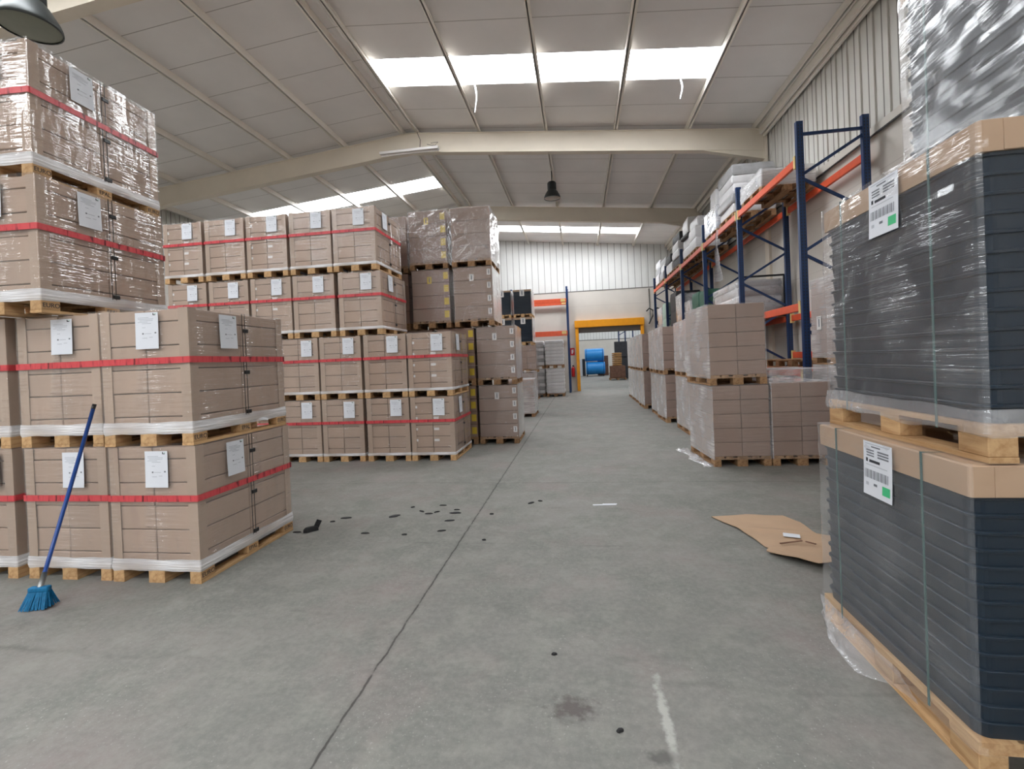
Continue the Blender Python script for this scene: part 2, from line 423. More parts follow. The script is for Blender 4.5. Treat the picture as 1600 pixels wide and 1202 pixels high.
def sheet_mb(w=.205, h=.29, style='doc'):
    """a printed sheet standing in the x-z plane, facing -y, hung from its top edge at z = 0"""
    b = MB(); m = M['paper']; n = 6; vs = []; fs = []
    for i in range(n+1):
        z = -h*i/n; y = -.003-.006*(i/n)**2
        vs += [(-w/2, y, z), (w/2, y, z), (-w/2, y+.0012, z), (w/2, y+.0012, z)]
    for i in range(n):
        a = i*4; c = a+4
        fs += [(a, c, c+1, a+1), (a+2, a+3, c+3, c+2), (a, a+2, c+2, c), (a+1, c+1, c+3, a+3)]
    b.add(vs, fs, m)
    def pr(x0, x1, z0, z1, mm):
        y0 = -.003-.006*(z0/h)**2-.001; y1 = -.003-.006*(z1/h)**2-.001
        b.add([(x0*w, y1, z1), (x1*w, y1, z1), (x1*w, y0, z0), (x0*w, y0, z0)], [(0, 1, 2, 3)], mm)
    if style == 'doc':
        pr(.28, .32, -.085*h, -.025*h, M['ink_dark']); pr(.28, .40, -.085*h, -.065*h, M['ink_dark'])
        pr(.36, .41, -.055*h, -.04*h, M['green_print'])
        for k, (a, c) in enumerate(((-.38, .1), (-.38, .3), (-.3, .28), (-.38, .05))): pr(a, c, -(.15+.04*k)*h, -(.135+.04*k)*h, M['ink_pale'])
        pr(-.2, .2, -.31*h, -.295*h, M['ink_pale']); pr(-.2, -.05, -.42*h, -.405*h, M['ink_pale'])
        pr(-.2, -.13, -.6*h, -.56*h, M['ink']); pr(-.1, .2, -.59*h, -.575*h, M['ink_pale']); pr(.34, .41, -.585*h, -.545*h, M['ink'])
        pr(-.2, .02, -.71*h, -.695*h, M['ink_pale']); pr(.1, .26, -.69*h, -.675*h, M['ink_pale'])
    else:
        pr(-.42, .42, -.05*h, -.035*h, M['ink_pale']); pr(-.2, .12, -.1*h, -.075*h, M['ink'])
        for k in range(3):
            pr(-.38, -.1, -(.17+.05*k)*h, -(.145+.05*k)*h, M['ink']); pr(.02, .4, -(.17+.05*k)*h, -(.14+.05*k)*h, M['ink'])
        pr(-.4, -.33, -.38*h, -.31*h, M['ink_dark']); pr(-.28, .1, -.38*h, -.33*h, M['ink_dark']); pr(-.4, .35, -.44*h, -.425*h, M['ink_pale'])
        for k in range(20): pr(-.44+.042*k, -.44+.042*k+.012+.016*((k*7) % 3)/2, -.68*h, -.52*h, M['ink'])
        pr(-.4, -.3, -.82*h, -.76*h, M['ink_pale']); pr(-.12, .0, -.8*h, -.755*h, M['ink'])
        pr(.18, .44, -.9*h, -.74*h, M['green_print'])
    return b
SHEET = lambda: sheet_mb()
KSHEET = lambda: sheet_mb(.225, .27, 'tag')

def band(w, d, z0, z1, m, r=.01, t=.002):
    b = MB(); b.rings([rrect(w, d, r, z0, 2), rrect(w, d, r, z1, 2)], m, False, False)
    return b

def carton_mb(w, d, h, m, flaps=False):
    b = MB(); b.bbox(-w/2, w/2, -d/2, d/2, 0, h, m, .005)
    return b

def carton_load(name_label, cat, x, y, z, rz=0, group=None, H=1.1, W=.8, D=1.2, layers=None, nx=2, ny=2, mat='carton', protect=True, tape=True,
                sheet=True, side_sheet=False, side_strap=False, stickers=None, film='film', skirt=True, wood='wood', detail=True, stamp=False, jit=.003,
                film_amp=.003, sheet_x=.14, seam=.007, film_front=None, skirt_k=1.0):
    """x, y: the front corner towards +x (before turning); the load is centred behind it"""
    root = thing('carton_pallet', name_label, cat, (0, 0, 0), rz, group)
    c, s = math.cos(rz), math.sin(rz)
    lx, ly = -W/2, D/2
    root.location = (x+c*lx-s*ly, y+s*lx+c*ly, z)
    make_pallet(root, W, D, wood, detail, stamp)
    z0, z1 = .146, H-.006
    if layers is None: layers = [.098, .19, .19, .19, .19, .09]
    tot = sum(layers); k = (z1-z0)/tot
    pw = .012 if protect else .004
    iw, idp = W-2*pw, D-2*pw
    zz = z0
    for L in layers[::-1]:
        h = L*k
        for i in range(nx):
            for j in range(ny):
                cw, cd = iw/nx-seam, idp/ny-seam
                o = part('carton', ('ct', round(cw, 3), round(cd, 3), round(h, 3), mat), lambda: carton_mb(cw, cd, h-seam, M[mat]), root,
                         (-iw/2+iw/nx*(i+.5)+rnd.uniform(-jit, jit), -idp/2+idp/ny*(j+.5)+rnd.uniform(-jit, jit), zz))
                if stickers == 'white' and j == 0 and h > .12:
                    st = part('sticker', 'stk', lambda: _sticker(.09, .042, 'sticker'), o, (-cw/2+.06, -cd/2-.001, h*.62))
                elif stickers == 'yellow' and j == 0 and i == nx-1:
                    part('sticker', 'stky', lambda: _sticker(.1, .14, 'yellow_label'), o, (cw/2-.07, -cd/2-.001, h*.5), label='yellow label')
                elif stickers == 'tag' and j == 0 and i == nx-1:
                    part('sticker', 'stkt', lambda: _sticker(.075, .12, 'sticker', True), o, (cw/2-.06, -cd/2-.001, h*.55))
        zz += h
    if stickers in ('yellow', 'tag'):
        part('label', 'lb'+stickers, lambda: _sticker(.09, .14, 'yellow_label' if stickers == 'yellow' else 'sticker', True), root, (-.02, -D/2-.003, H-.22))
    if protect:
        def prot():
            b = MB(); h = z1-z0
            b.box(0, .085, 0, .004, 0, h, M['protector']); b.box(0, .004, 0.004, .085, 0, h, M['protector']); return b
        for (sx, sy, r) in ((-1, -1, 0), (1, -1, PI/2), (1, 1, PI), (-1, 1, -PI/2)):
            part('corner_protector', ('prot', round(z1-z0, 3)), prot, root, (sx*(W/2-.005), sy*(D/2-.005), z0), r)
    if film:
        sd = rnd.choice((0, 3.7, 9.1))
        part('stretch_film', ('film', W, D, round(H, 3), film, film_front, sd, film_amp), lambda: film_shell(W+.008, D+.008, .10, H+.003, .014, 10, 6, film_amp, True, M[film], sd, 0, M[film_front] if film_front else None), root)
    if tape:
        zt = H-.42
        part('warning_tape', ('tape', W, D, round(zt, 2)), lambda: band(W+.024, D+.024, zt-.024, zt+.026, M['tape'], .014), root, label='red warning tape')
    if skirt:
        def sk():
            b = MB(); rings = []
            for i, (o, zq) in enumerate(((.004, .095), (.012, .105), (.018, .125), (.016, .155), (.012, .175), (.008, .19))):
                ring = []
                base = rrect(W+o, D+o, .016, .1+(zq-.1)*skirt_k, 3); full = []
                for q in range(len(base)):
                    a = Vector(base[q]); e = Vector(base[(q+1) % len(base)]); n = 10 if (e-a).length > .1 else 1
                    for g in range(n): full.append(a.lerp(e, g/n))
                for p in full: ring.append(p+Vector((0, 0, skirt_k*.010*noise.noise(p*7+Vector((i*.3, 0, 0))))))
                rings.append(ring)
            b.rings(rings, M['film_skirt'], False, False, True); return b
        part('film_skirt', ('skirt', W, D, skirt_k), sk, root, label='thick white roll of stretch film round the pallet')
    if sheet:
        part('paper_sheet', 'sheet', SHEET, root, (sheet_x*W/.8+rnd.uniform(-.02, .02), -D/2-.008, H-.03-rnd.uniform(0, .015)))
    if side_sheet:
        o = part('paper_sheet', 'sheet', SHEET, root, (W/2+.008, -D/2+.42, H-.035), PI/2)
    if side_strap:
        def st():
            b = MB()
            for y in (-.018, .018): b.box(0, .002, y-.003, y+.003, 0, z1-z0, M['black_plastic'])
            for zc in (.82, .42, .04): b.bbox(0, .012, -.015, .05, (z1-z0)*zc, (z1-z0)*zc+.035, M['black_plastic'], .004)
            return b
        part('strap', ('strap', round(H, 2)), st, root, (W/2+.0045, .02, z0), label='black strap with clips')
    return root
def _sticker(w, h, m, bars=False):
    b = MB(); b.box(-w/2, w/2, -.0015, 0, -h/2, h/2, M[m])
    if bars:
        b.box(-w*.1, w*.15, -.0022, -.0015, -h*.3, h*.3, M['ink'])
        b.box(-w*.35, w*.35, -.0022, -.0015, h*.36, h*.4, M['ink'])
    return b

# ================================================================== SETTING
RX, RZ, SL = -4.35, 8.16, .098          # ridge line, underside height, slope
WR, WL, YB, YF = 4.75, -13.45, -20.0, 24.75
def roof_z(x): return RZ-SL*abs(x-RX)
fl = MB(); fl.box(WL-.3, WR+.3, YB-.3, 56, -.2, 0, M['floor']); struct('floor', fl)

# side walls
def side_wall(name, x, sx):
    b = MB(); top = roof_z(x)+.3
    b.box(min(x, x+sx*.2), max(x, x+sx*.2), YB, YF+.2, 0, 4.99, M['wall_low'])
    b.box(min(x+sx*.02, x+sx*.2), max(x+sx*.02, x+sx*.2), YB, YF+.2, 4.99, top, M['clad_side'])
    # raised ribs of the cladding
    y = YB+.1
    while y < YF:
        if y > -1: b.box(min(x-sx*.008, x+sx*.03), max(x-sx*.008, x+sx*.03), y, y+.05, 5.12, top-.2, M['clad_side'])
        y += .36
    b.box(min(x-sx*.05, x), max(x-sx*.05, x), YB, YF, 4.99, 5.12, M['wall_low'])
    return struct(name, b)
side_wall('wall_right', WR, 1); side_wall('wall_left', WL, -1)
b = MB(); b.box(WR-.07, WR-.05, YB, YF, 4.96, 4.985, M['cable']); struct('trim_1', b, 'dark cable along the ledge of the side wall')

# end wall with the door opening
DX0, DX1, DZ = -.12, 3.22, 3.5
b = MB(); y0, y1 = YF, YF+.25
def gable(b, x0, x1, z0, y0, y1, m):
    xs = [x0]+([RX] if x0 < RX < x1 else [])+[x1]
    for a, c in zip(xs, xs[1:]):
        vs = [(a, y0, z0), (c, y0, z0), (c, y0, roof_z(c)+.2), (a, y0, roof_z(a)+.2)]
        vs += [(p[0], y1, p[2]) for p in vs]
        b.add(vs, [(0, 1, 2, 3), (7, 6, 5, 4), (0, 4, 5, 1), (1, 5, 6, 2), (2, 6, 7, 3), (3, 7, 4, 0)], m)
b.box(WL, DX0, y0, y1, 0, 5.18, M['wall_low']); b.box(DX1, WR, y0, y1, 0, 5.18, M['wall_low']); b.box(DX0, DX1, y0, y1, DZ, 5.18, M['wall_low'])
gable(b, WL, WR, 5.18, y0+.03, y1, M['clad_end'])
x = WL+.1
while x < WR:
    b.box(x, x+.05, y0+.015, y0+.04, 5.2, roof_z(x)-.05, M['clad_end']); x += .33
b.box(WL, WR, y0-.01, y0+.03, 5.15, 5.2, M['seam'])
struct('wall_back', b)
b = MB(); b.box(WL, WR, YB-.2, YB, 0, 5.0, M['wall_low']); gable(b, WL, WR, 5.0, YB-.2, YB, M['clad_end']); struct('wall_front', b)

# door surround: yellow posts and header, rolled shutter under it
d1 = link('door_1', None); d1['kind'] = 'structure'; d1['label'] = 'yellow framed opening through the end wall'
def pt(name, b, parent, label=None):
    o = link(name, b.mesh(name), parent)
    if label: o['label'] = label
    return o
b = MB(); b.bbox(-.17, -.01, YF-.22, YF, 0, 3.3, M['yellow'], .006); pt('door_post', b, d1)
b = MB(); b.bbox(3.12, 3.28, YF-.22, YF, 0, 3.3, M['yellow'], .006); pt('door_post', b, d1)
b = MB(); b.bbox(-.2, 3.3, YF-.26, YF, 3.28, 3.64, M['yellow'], .008); pt('door_header', b, d1)
b = MB(); b.box(-.02, 3.13, YF-.06, YF-.02, 3.0, 3.3, M['seam']); pt('rolled_shutter', b, d1)

# roof with rooflight openings; the unseen ones are added to light the load fronts
SKY = {1: [(-4.1, 2.9, 9.45), (-4.1, 2.9, 21.85), (-4.1, 2.9, -2.95), (-4.1, 2.9, -9.15), (-4.1, 2.9, -15.35)],
       -1: [(-11.55, -4.6, 15.65), (-11.55, -4.6, 3.25), (-11.55, -4.6, -2.95), (-11.55, -4.6, -9.15), (-11.55, -4.6, -15.35)]}
def slope_pt(x, y, t): return Vector((x, y, roof_z(x)+t))
def slab(b, x0, x1, y0, y1, t0, t1, m):
    vs = [slope_pt(x0, y0, t0), slope_pt(x1, y0, t0), slope_pt(x1, y1, t0), slope_pt(x0, y1, t0), slope_pt(x0, y0, t1), slope_pt(x1, y0, t1), slope_pt(x1, y1, t1), slope_pt(x0, y1, t1)]
    b.add(vs, [(0, 3, 2, 1), (4, 5, 6, 7), (0, 1, 5, 4), (1, 2, 6, 5), (2, 3, 7, 6), (3, 0, 4, 7)], m)
nwin = 0
for side, nm in ((1, 'ceiling_right'), (-1, 'ceiling_left')):
    xe0, xe1 = (RX, WR+.2) if side > 0 else (WL-.2, RX)
    b = MB(); y = YB-.2
    for (xa, xb, ys) in sorted(SKY[side], key=lambda q: q[2]):
        slab(b, xe0, xe1, y, ys, 0, .08, M['roof'])
        slab(b, xe0, xa, ys, ys+1, 0, .08, M['roof']); slab(b, xb, xe1, ys, ys+1, 0, .08, M['roof'])
        y = ys+1
    slab(b, xe0, xe1, y, YF+.3, 0, .08, M['roof']); struct(nm, b)
    for (xa, xb, ys) in SKY[side]:
        nwin += 1
        b = MB(); slab(b, xa, xb, ys, ys+1, .03, .05, M['sky_pane']); struct('window_%d' % nwin, b, 'translucent rooflight sheet letting daylight in')

# rafters (portal beams), purlins
PUR = [4.5, 2.9, 1.12, -.66, -2.43, -4.16, -4.54, -6.25, -7.95, -9.77, -11.55, -13.25]
tn = 1
def rafter(yc, n):
    b = MB(); h = .15; dpt = .53; fw = .2
    for (xa, xb) in ((RX, WR), (WL, RX)):
        def sb(z0, z1, w):
            vs = []
            for yy in (yc-w/2, yc+w/2):
                vs += [(xa, yy, roof_z(xa)-z0), (xb, yy, roof_z(xb)-z0), (xb, yy, roof_z(xb)-z1), (xa, yy, roof_z(xa)-z1)]
            b.add(vs, [(0, 1, 2, 3), (7, 6, 5, 4), (0, 4, 5, 1), (1, 5, 6, 2), (2, 6, 7, 3), (3, 7, 4, 0)], M['beam'])
        sb(h, h+.02, fw); sb(h+dpt-.02, h+dpt, fw); sb(h+.02, h+dpt-.02, .16)
        # haunch under the eave end
        sgn = 1 if xb == WR else -1
        xw = WR if sgn > 0 else WL
        x1 = xw-sgn*1.5
        zt1, zt0 = roof_z(x1)-h-dpt, roof_z(xw)-h-dpt
        vs = []
        for yy in (yc-.08, yc+.08): vs += [(x1, yy, zt1), (xw, yy, zt0), (xw, yy, zt0-.22)]
        b.add(vs, [(0, 1, 2), (5, 4, 3), (0, 3, 4, 1), (1, 4, 5, 2), (2, 5, 3, 0)], M['beam'])
    for xw, sgn in ((WR, -1), (WL, 1)):
        xa, xb = sorted((xw, xw+sgn*.06)); b.box(xa, xb, yc-.12, yc+.12, 0, roof_z(xw)-.2, M['beam'])
    o = struct('ceiling_beam', b, 'cream painted roof rafter'); return o
for yc in (-18.65, -12.45, -6.25, -.05, 6.15, 12.45, 18.65): rafter(yc, 0)
for x in PUR:
    b = MB(); z = roof_z(x); sg = 1 if x > RX else -1
    b.box(x-.022, x+.022, YB, YF, z-.15, z, M['purlin'])
    b.box(min(x, x+sg*.07), max(x, x+sg*.07), YB, YF, z-.15, z-.142, M['purlin'])
    struct('ceiling_purlin', b, 'cream roof purlin')
b = MB()
for k, xx in enumerate((4.58, 4.66)): b.box(xx, xx+.05, YB, YF, roof_z(4.6)-.3-.06*k, roof_z(4.6)-.1-.06*k, M['purlin'])
struct('trim_2', b, 'cream eave channel along the top of the wall')

# room beyond the door
b = MB(); FX0, FX1, FY = -7, 11, 54
b.box(FX0, FX1, FY, FY+.2, 0, 3.75, M['wall_low']); b.box(FX0, FX1, FY+.02, FY+.2, 3.75, 8, M['clad_end']); b.box(FX0, FX1, FY-.02, FY+.02, 3.72, 3.8, M['seam'])
struct('wall_far', b)
b = MB(); b.box(FX0-.2, FX0, YF+.25, FY, 0, 8, M['wall_low']); struct('wall_far_left', b)
b = MB(); b.box(FX1, FX1+.2, YF+.25, FY, 0, 8, M['wall_low']); struct('wall_far_right', b)
b = MB(); b.box(FX0-.2, FX1+.2, YF+.25, FY+.2, 8, 8.1, M['roof']); struct('ceiling_far', b)
for k, yy in enumerate((30, 40, 48)):
    b = MB(); b.box(-4, 8, yy, yy+1.2, 7.96, 7.99, M['far_pane']); nwin += 1; struct('window_%d' % nwin, b, 'translucent rooflight sheet in the far room')

# ================================================================== LOADS ON THE NEAR SIDE OF THE BROOM STACK
PC = 'pallet of cartons'
g = 'carton pallets stacked beside the broom'
H = 1.1
nl = dict(H=H, film='film_shiny', film_amp=.003)
carton_load('taped carton pallet on the floor at the aisle corner of the stack beside the broom', PC, -3.03, 3.30, 0, 0, g, side_sheet=True, side_strap=True, stamp=True, sheet_x=.06, **nl)
carton_load('taped carton pallet on the second tier at the aisle corner of the broom stack', PC, -3.04, 3.30, 1.1, .012, g, side_sheet=True, side_strap=True, stamp=True, sheet_x=.06, **nl)
carton_load('taped carton pallet on the floor crossed by the leaning blue broom handle', PC, -3.86, 3.31, 0, .0, g, sheet_x=.1, stamp=False, **nl)
carton_load('taped carton pallet on the second tier just above the tip of the broom handle', PC, -3.885, 3.32, 1.1, .0, g, sheet_x=.08, **nl)
carton_load('taped carton pallet on the floor behind the broom brush, beside the widest gap', PC, -4.76, 3.30, 0, 0, g, sheet_x=.2, **nl)
carton_load('taped carton pallet on the second tier, third column from the aisle in the broom stack', PC, -4.78, 3.31, 1.1, 0, g, sheet_x=.2, **nl)
carton_load('set-back carton pallet on the third tier above the broom, under the topmost one', PC, -4.18, 3.14, 2.2, .05, g, side_sheet=True, side_strap=True, stamp=True, sheet_x=.02, **nl)
carton_load('topmost carton pallet of the broom stack, just below the big dark lamp', PC, -4.25, 3.18, 3.3, .045, g, side_sheet=True, side_strap=True, stamp=True, sheet_x=.05, **nl)
# second row of the same stack that carries the upper tiers

# ================================================================== LONG BLOCK BEHIND, FOUR TIERS
g = 'taped carton pallets in the four-tier block'
ORD = ['at the aisle end', 'second from the aisle end', 'third from the aisle end', 'fourth from the aisle end', 'fifth from the aisle end', 'sixth from the aisle end']
TIER = ['bottom', 'second', 'third', 'top']
lower = [(-2.175, True), (-2.98, False), (-3.82, False), (-4.64, False)]
upper = [(-3.41, False), (-4.26, False), (-5.11, True), (-5.95, False), (-6.82, True)]
for t in range(2):
    for i, (x, st) in enumerate(lower):
        lab = '%s carton pallet, %s tier of four-tier block, %s' % ('stickered taped' if st else 'taped', TIER[t], ORD[i])
        carton_load(lab, PC, x+rnd.uniform(-.01, .01), 7.84, t*1.12, .006, g, H=1.115, W=.785, stickers='white' if st else None, side_sheet=(i == 0), side_strap=(i == 0), sheet_x=(.14 if not t else .16), film='film_shiny', film_front='film', skirt_k=.55)
for t in range(2, 4):
    for i, (x, st) in enumerate(upper):
        if i < 4 or True:
            lab = '%s carton pallet, %s tier of four-tier block, %s' % ('stickered taped' if st else 'taped', TIER[t], ORD[i])
            carton_load(lab, PC, x+rnd.uniform(-.012, .012)-(.04 if t == 3 else 0), 7.84, 2.24+(t-2)*1.145, .006, g, H=1.125, W=.8, stickers='white' if st else None, side_sheet=(i == 0), side_strap=(i == 0), sheet_x=.12, film='film_shiny', film_front='film', skirt_k=.55)
# unseen-from-here bottom columns that carry the upper tiers
for t in range(2):
    for i, x in enumerate((-5.46, -6.28, -7.1)):
        carton_load('taped carton pallet, %s tier, four-tier block, %s' % (TIER[t], ['fifth from the aisle end', 'sixth from the aisle end', 'seventh from the aisle end'][i]), PC, x, 7.84, t*1.12, 0, g, H=1.115, W=.785, sheet=True, film=None, detail=False, protect=False)

# ================================================================== PLAIN CARTON BLOCK WITH YELLOW LABELS
g = 'plain carton pallets in the block beyond the four-tier one'
plain = dict(H=1.2, mat='carton_plain', protect=False, tape=False, sheet=False, skirt=False, nx=1, ny=2, layers=[.26, .26, .26, .26], wood='wood_old')
carton_load('plain carton pallet on the floor at the aisle corner with white tag labels', PC, -1.28, 9.42, 0, .02, g, stickers='tag', film='film', **plain)
carton_load('plain carton pallet with white tag labels resting on the aisle corner one', PC, -1.28, 9.42, 1.205, .02, g, stickers='tag', film='film', **plain)
carton_load('yellow-labelled carton pallet on the floor squeezed behind the four-tier block end', PC, -2.12, 9.42, 0, .02, g, stickers='yellow', film=None, **plain)
carton_load('yellow-labelled carton pallet on the second tier behind the four-tier block end', PC, -2.12, 9.42, 1.205, .02, g, stickers='yellow', film=None, **plain)
carton_load('shiny wrapped plain carton pallet on the third tier overlooking the aisle', PC, -1.68, 9.3, 2.41, .02, g, stickers='tag', film='film_shiny', **plain)
carton_load('shiny crumpled-film carton pallet topping the plain block on its aisle edge', PC, -1.69, 9.3, 3.62, .02, g, film='film_crumple', film_amp=.02, **plain)
carton_load('yellow-labelled carton pallet on the third tier next to the aisle edge one', PC, -2.56, 9.3, 2.41, .02, g, stickers='yellow', film='film', **plain)
carton_load('yellow-labelled carton pallet on the top tier with crumpled film', PC, -2.58, 9.3, 3.62, .02, g, stickers='yellow', film='film_crumple', film_amp=.016, **plain)
carton_load('dark shaded carton pallet on the third tier wedged between the two carton blocks', PC, -3.5, 9.5, 2.41, .02, g, film=None, **plain)
carton_load('carton pallet on the top tier wedged between the two carton blocks', PC, -3.5, 9.5, 3.62, .02, g, film='film', **plain)
for t in range(2):
    carton_load('carton pallet on the %s tier hidden behind the yellow-labelled ones' % TIER[t], PC, -3.0, 9.45, 1.205*t, .02, g, film=None, **plain)

# ================================================================== ROW ALONG THE AISLE IN FRONT OF THE RACK
g = 'film-wrapped plain carton pallets along the rack side'
row = dict(H=1.185, mat='carton_plain', protect=False, tape=False, sheet=False, skirt=False, nx=2, ny=2, layers=[.2, .2, .2, .2, .2], film='film_milky', film_front='film', wood='wood_old')
FR = dict(row); FR['film_front'] = 'film'; FR['seam'] = .005
rr = [(2.68, 7.22, .05, 'first from the cardboard sheet, facing the aisle'),
      (2.95, 8.75, .01, 'second behind the front stack'),
      (2.96, 10.0, .01, 'third behind the front stack'),
      (2.86, 11.95, .02, 'first of the pair standing out into the aisle'),
      (2.87, 13.2, .02, 'second of the pair standing out into the aisle'),
      (2.78, 15.3, .02, 'first after the wide gap'),
      (2.80, 16.55, .02, 'second after the wide gap'),
      (2.80, 17.85, .01, 'second from the end wall'),
      (2.82, 19.15, .01, 'nearest to the end wall')]
for i, (x, y, rz, w) in enumerate(rr):
    for t in range(2):
        lab = '%s carton pallet, rack-side row, %s' % (['floor-level', 'upper'][t], w)
        carton_load(lab, PC, x-(.02 if t else 0)+(0 if i == 0 else rnd.uniform(-.02, .02)), y, t*1.188, rz, g, detail=i < 3, **(FR if i == 0 else row))
r = carton_load('single-height carton pallet with loose film bag on top, beside the front stack', PC, 3.5, 7.22, 0, .01, g, **{**FR, 'H': 1.2})
b = film_shell(.82, 1.2, 1.19, 1.38, .03, 5, 12, .02, True, M['film_milky'], 4); o = link('film_bag', b.mesh('film_bag'), r); o['label'] = 'loose crumpled film bag'
carton_load('carton pallet against the wall at the rack end, mostly hidden by the black trays', PC, 4.36, 6.66, 0, 0, g, **{**FR, 'H': 1.42, 'detail': False})
r = carton_load('carton pallet with a white tag perched beside the first blue rack post', PC, 4.36, 6.66, 1.425, 0, g, **{**FR, 'H': 1.28, 'film': 'film_milky', 'detail': False})
o = part('label', 'sideTag', lambda: _sticker(.13, .2, 'sticker', True), r, (-.41, .34, .62), -PI/2)
# film tails lying at the foot of the front stack
b = MB()
for k in range(3):
    pts0 = [Vector((1.77+.03*k+.05*math.sin(q*1.7+k)-.10*q/7, 7.14+q*.19, .004+.03*abs(noise.noise(Vector((q*.9, k*3.1, 0)))))) for q in range(8)]
    vs = []; fs = []
    for q, p in enumerate(pts0):
        w = .05+.03*noise.noise(Vector((q, k, 5)))
        vs += [p+Vector((-w, 0, 0)), p+Vector((0, .02, .02+.02*math.sin(q*2.1))), p+Vector((w, 0, .006))]
    for q in range(7):
        a = q*3; fs += [(a, a+1, a+4, a+3), (a+1, a+2, a+5, a+4)]
    b.add(vs, fs, M['film_crumple'], True)
o = link('film_scrap', b.mesh('film_scrap')); tag(o, 'torn clear film trailing on the floor at the foot of the front stack', 'plastic film')

# ================================================================== BLACK TRAY PALLETS
def tray_mb(w, d, h, r=.05):
    b = MB(); m = M['tray']; n = 5
    R = lambda o, z: rrect(w-2*o, d-2*o, r-o*.5, z, n)
    b.rings([R(.012, 0), R(.007, h*.74), R(.006, h*.78), R(-.001, h*.82), R(-.002, h*.95), R(.001, h*.985), R(.02, h*.985), R(.03, h*.1)], m, True, True, False)
    return b
def cap_mb(w, d, h, m):
    b = MB()
    b.rings([rrect(w, d, .012, 0, 3), rrect(w+.004, d+.004, .012, h*.5, 3), rrect(w, d, .012, h-.004, 3), rrect(w-.012, d-.012, .012, h, 3)], m, True, True)
    # folded corner flaps
    for sx in (-1, 1):
        b.box(sx*(w/2-.16)-.08, sx*(w/2-.16)+.08, -d/2-.004, -d/2-.001, .002, h-.006, m)
    return b
def tray_load(label, x, y, z, rz=0, H=1.2, W=1.0, D=1.15, n=14, detail=True, film='film_wrinkle', sheet=True, seed=0, group=None, straps=True, cap=.12, fine=True, film_front='film_end'):
    """x, y: the corner towards -x and -y (the aisle corner nearest the camera end)"""
    root = thing('tray_pallet', label, 'pallet of trays', (0, 0, 0), rz, group)
    c, s = math.cos(rz), math.sin(rz); lx, ly = W/2, D/2
    root.location = (x+c*lx-s*ly, y+s*lx+c*ly, z)
    make_pallet(root, W, D, 'wood', detail)
    z0 = .146; ht = (H-cap-.004-z0)/n
    for k in range(n):
        part('tray', ('tray', W, D, round(ht, 4)), lambda: tray_mb(W-.02, D-.02, ht), root, (rnd.uniform(-.002, .002), rnd.uniform(-.002, .002), z0+ht*k))
    part('cardboard_cap', ('cap', W, D, cap), lambda: cap_mb(W-.005, D-.005, cap, M['cap']), root, (0, 0, H-cap-.004), label='brown cardboard cap')
    if straps:
        for yy in (-.28, .32):
            def st():
                b = MB(); t = .006
                b.box(-W/2-t, -W/2-.002, -.005, .005, .1, H+.002, M['green_strap']); b.box(W/2+.002, W/2+t, -.005, .005, .1, H+.002, M['green_strap'])
                b.box(-W/2-t, W/2+t, -.005, .005, H-.002, H+.001, M['green_strap']); return b
            part('strap', ('kst', W, round(H, 3)), st, root, (0, yy*D, 0), label='green plastic strap')
    if sheet:
        o = part('paper_sheet', 'ksheet', KSHEET, root, (-W/2-.012, -D/2+.54, H-.015), -PI/2)
    if film:
        part('stretch_film', ('kfilm', W, D, round(H, 3), seed, film), lambda: film_shell(W+.02, D+.02, .11, H+.006, .035, 40 if fine else 8, 40 if fine else 6, .006, True, M[film], seed, .012, M[film_front]), root)
    return root
g = 'shrink-wrapped black tray pallets beside the aisle'
k1 = tray_load('pallet of black trays under brown cap, on the floor beside the flattened cardboard', 1.43, 1.985, 0, -.01, H=1.195, group=g, seed=1, film='film_smooth')
k2 = tray_load('pallet of black trays under brown cap, stacked in the middle with crinkled film', 1.495, 1.985, 1.20, -.01, H=1.285, group=g, seed=2)
k3 = tray_load('topmost pallet of black trays, set back and reaching out of view above', 1.95, 1.98, 2.49, -.01, H=1.3, group=g, seed=3, sheet=False, film='film_sheen')
# loose film flap hanging off the bottom pallet
b = MB(); vs = []; fs = []; n1, n2 = 10, 6
for i in range(n1+1):
    for j in range(n2+1):
        u, v = i/n1, j/n2
        y = 1.32-.75*u-.12*v; drop = .13*v*(.5+.9*math.sin(PI*min(1, u*1.15+.05)))
        p = Vector((-.52-.10*v*math.sin(PI*min(1, u+.1))-.03*noise.noise(Vector((u*4, v*3, 1))), y-.73, max(.006, .135-drop)+.02*noise.noise(Vector((u*5, v*4, 7)))*v))
        p.z = max(p.z, .004); vs.append(p)
for i in range(n1):
    for j in range(n2):
        a = i*(n2+1)+j; fs.append((a, a+1, a+n2+2, a+n2+1))
b.add(vs, fs, M['film_flap'], True); o = link('film_flap', b.mesh('film_flap'), k1); o['label'] = 'loose flap of clear film'
# rolled film round the deck of the middle pallet
b = MB(); rings = []
for i, (o_, zq) in enumerate(((.022, .098), (.034, .108), (.04, .13), (.034, .16), (.026, .185), (.022, .20))):
    base = rrect(1.0+o_, 1.15+o_, .02, zq, 3); full = []
    for q in range(len(base)):
        a = Vector(base[q]); e = Vector(base[(q+1) % len(base)]); n = 24 if (e-a).length > .1 else 1
        for g_ in range(n): full.append(a.lerp(e, g_/n))
    rings.append([p+Vector((0, 0, .016*noise.noise(p*6+Vector((i*.3, 0, 0))))) for p in full])
b.rings(rings, M['film_flap'], False, False, True); link('film_skirt', b.mesh('film_skirt'), k2)
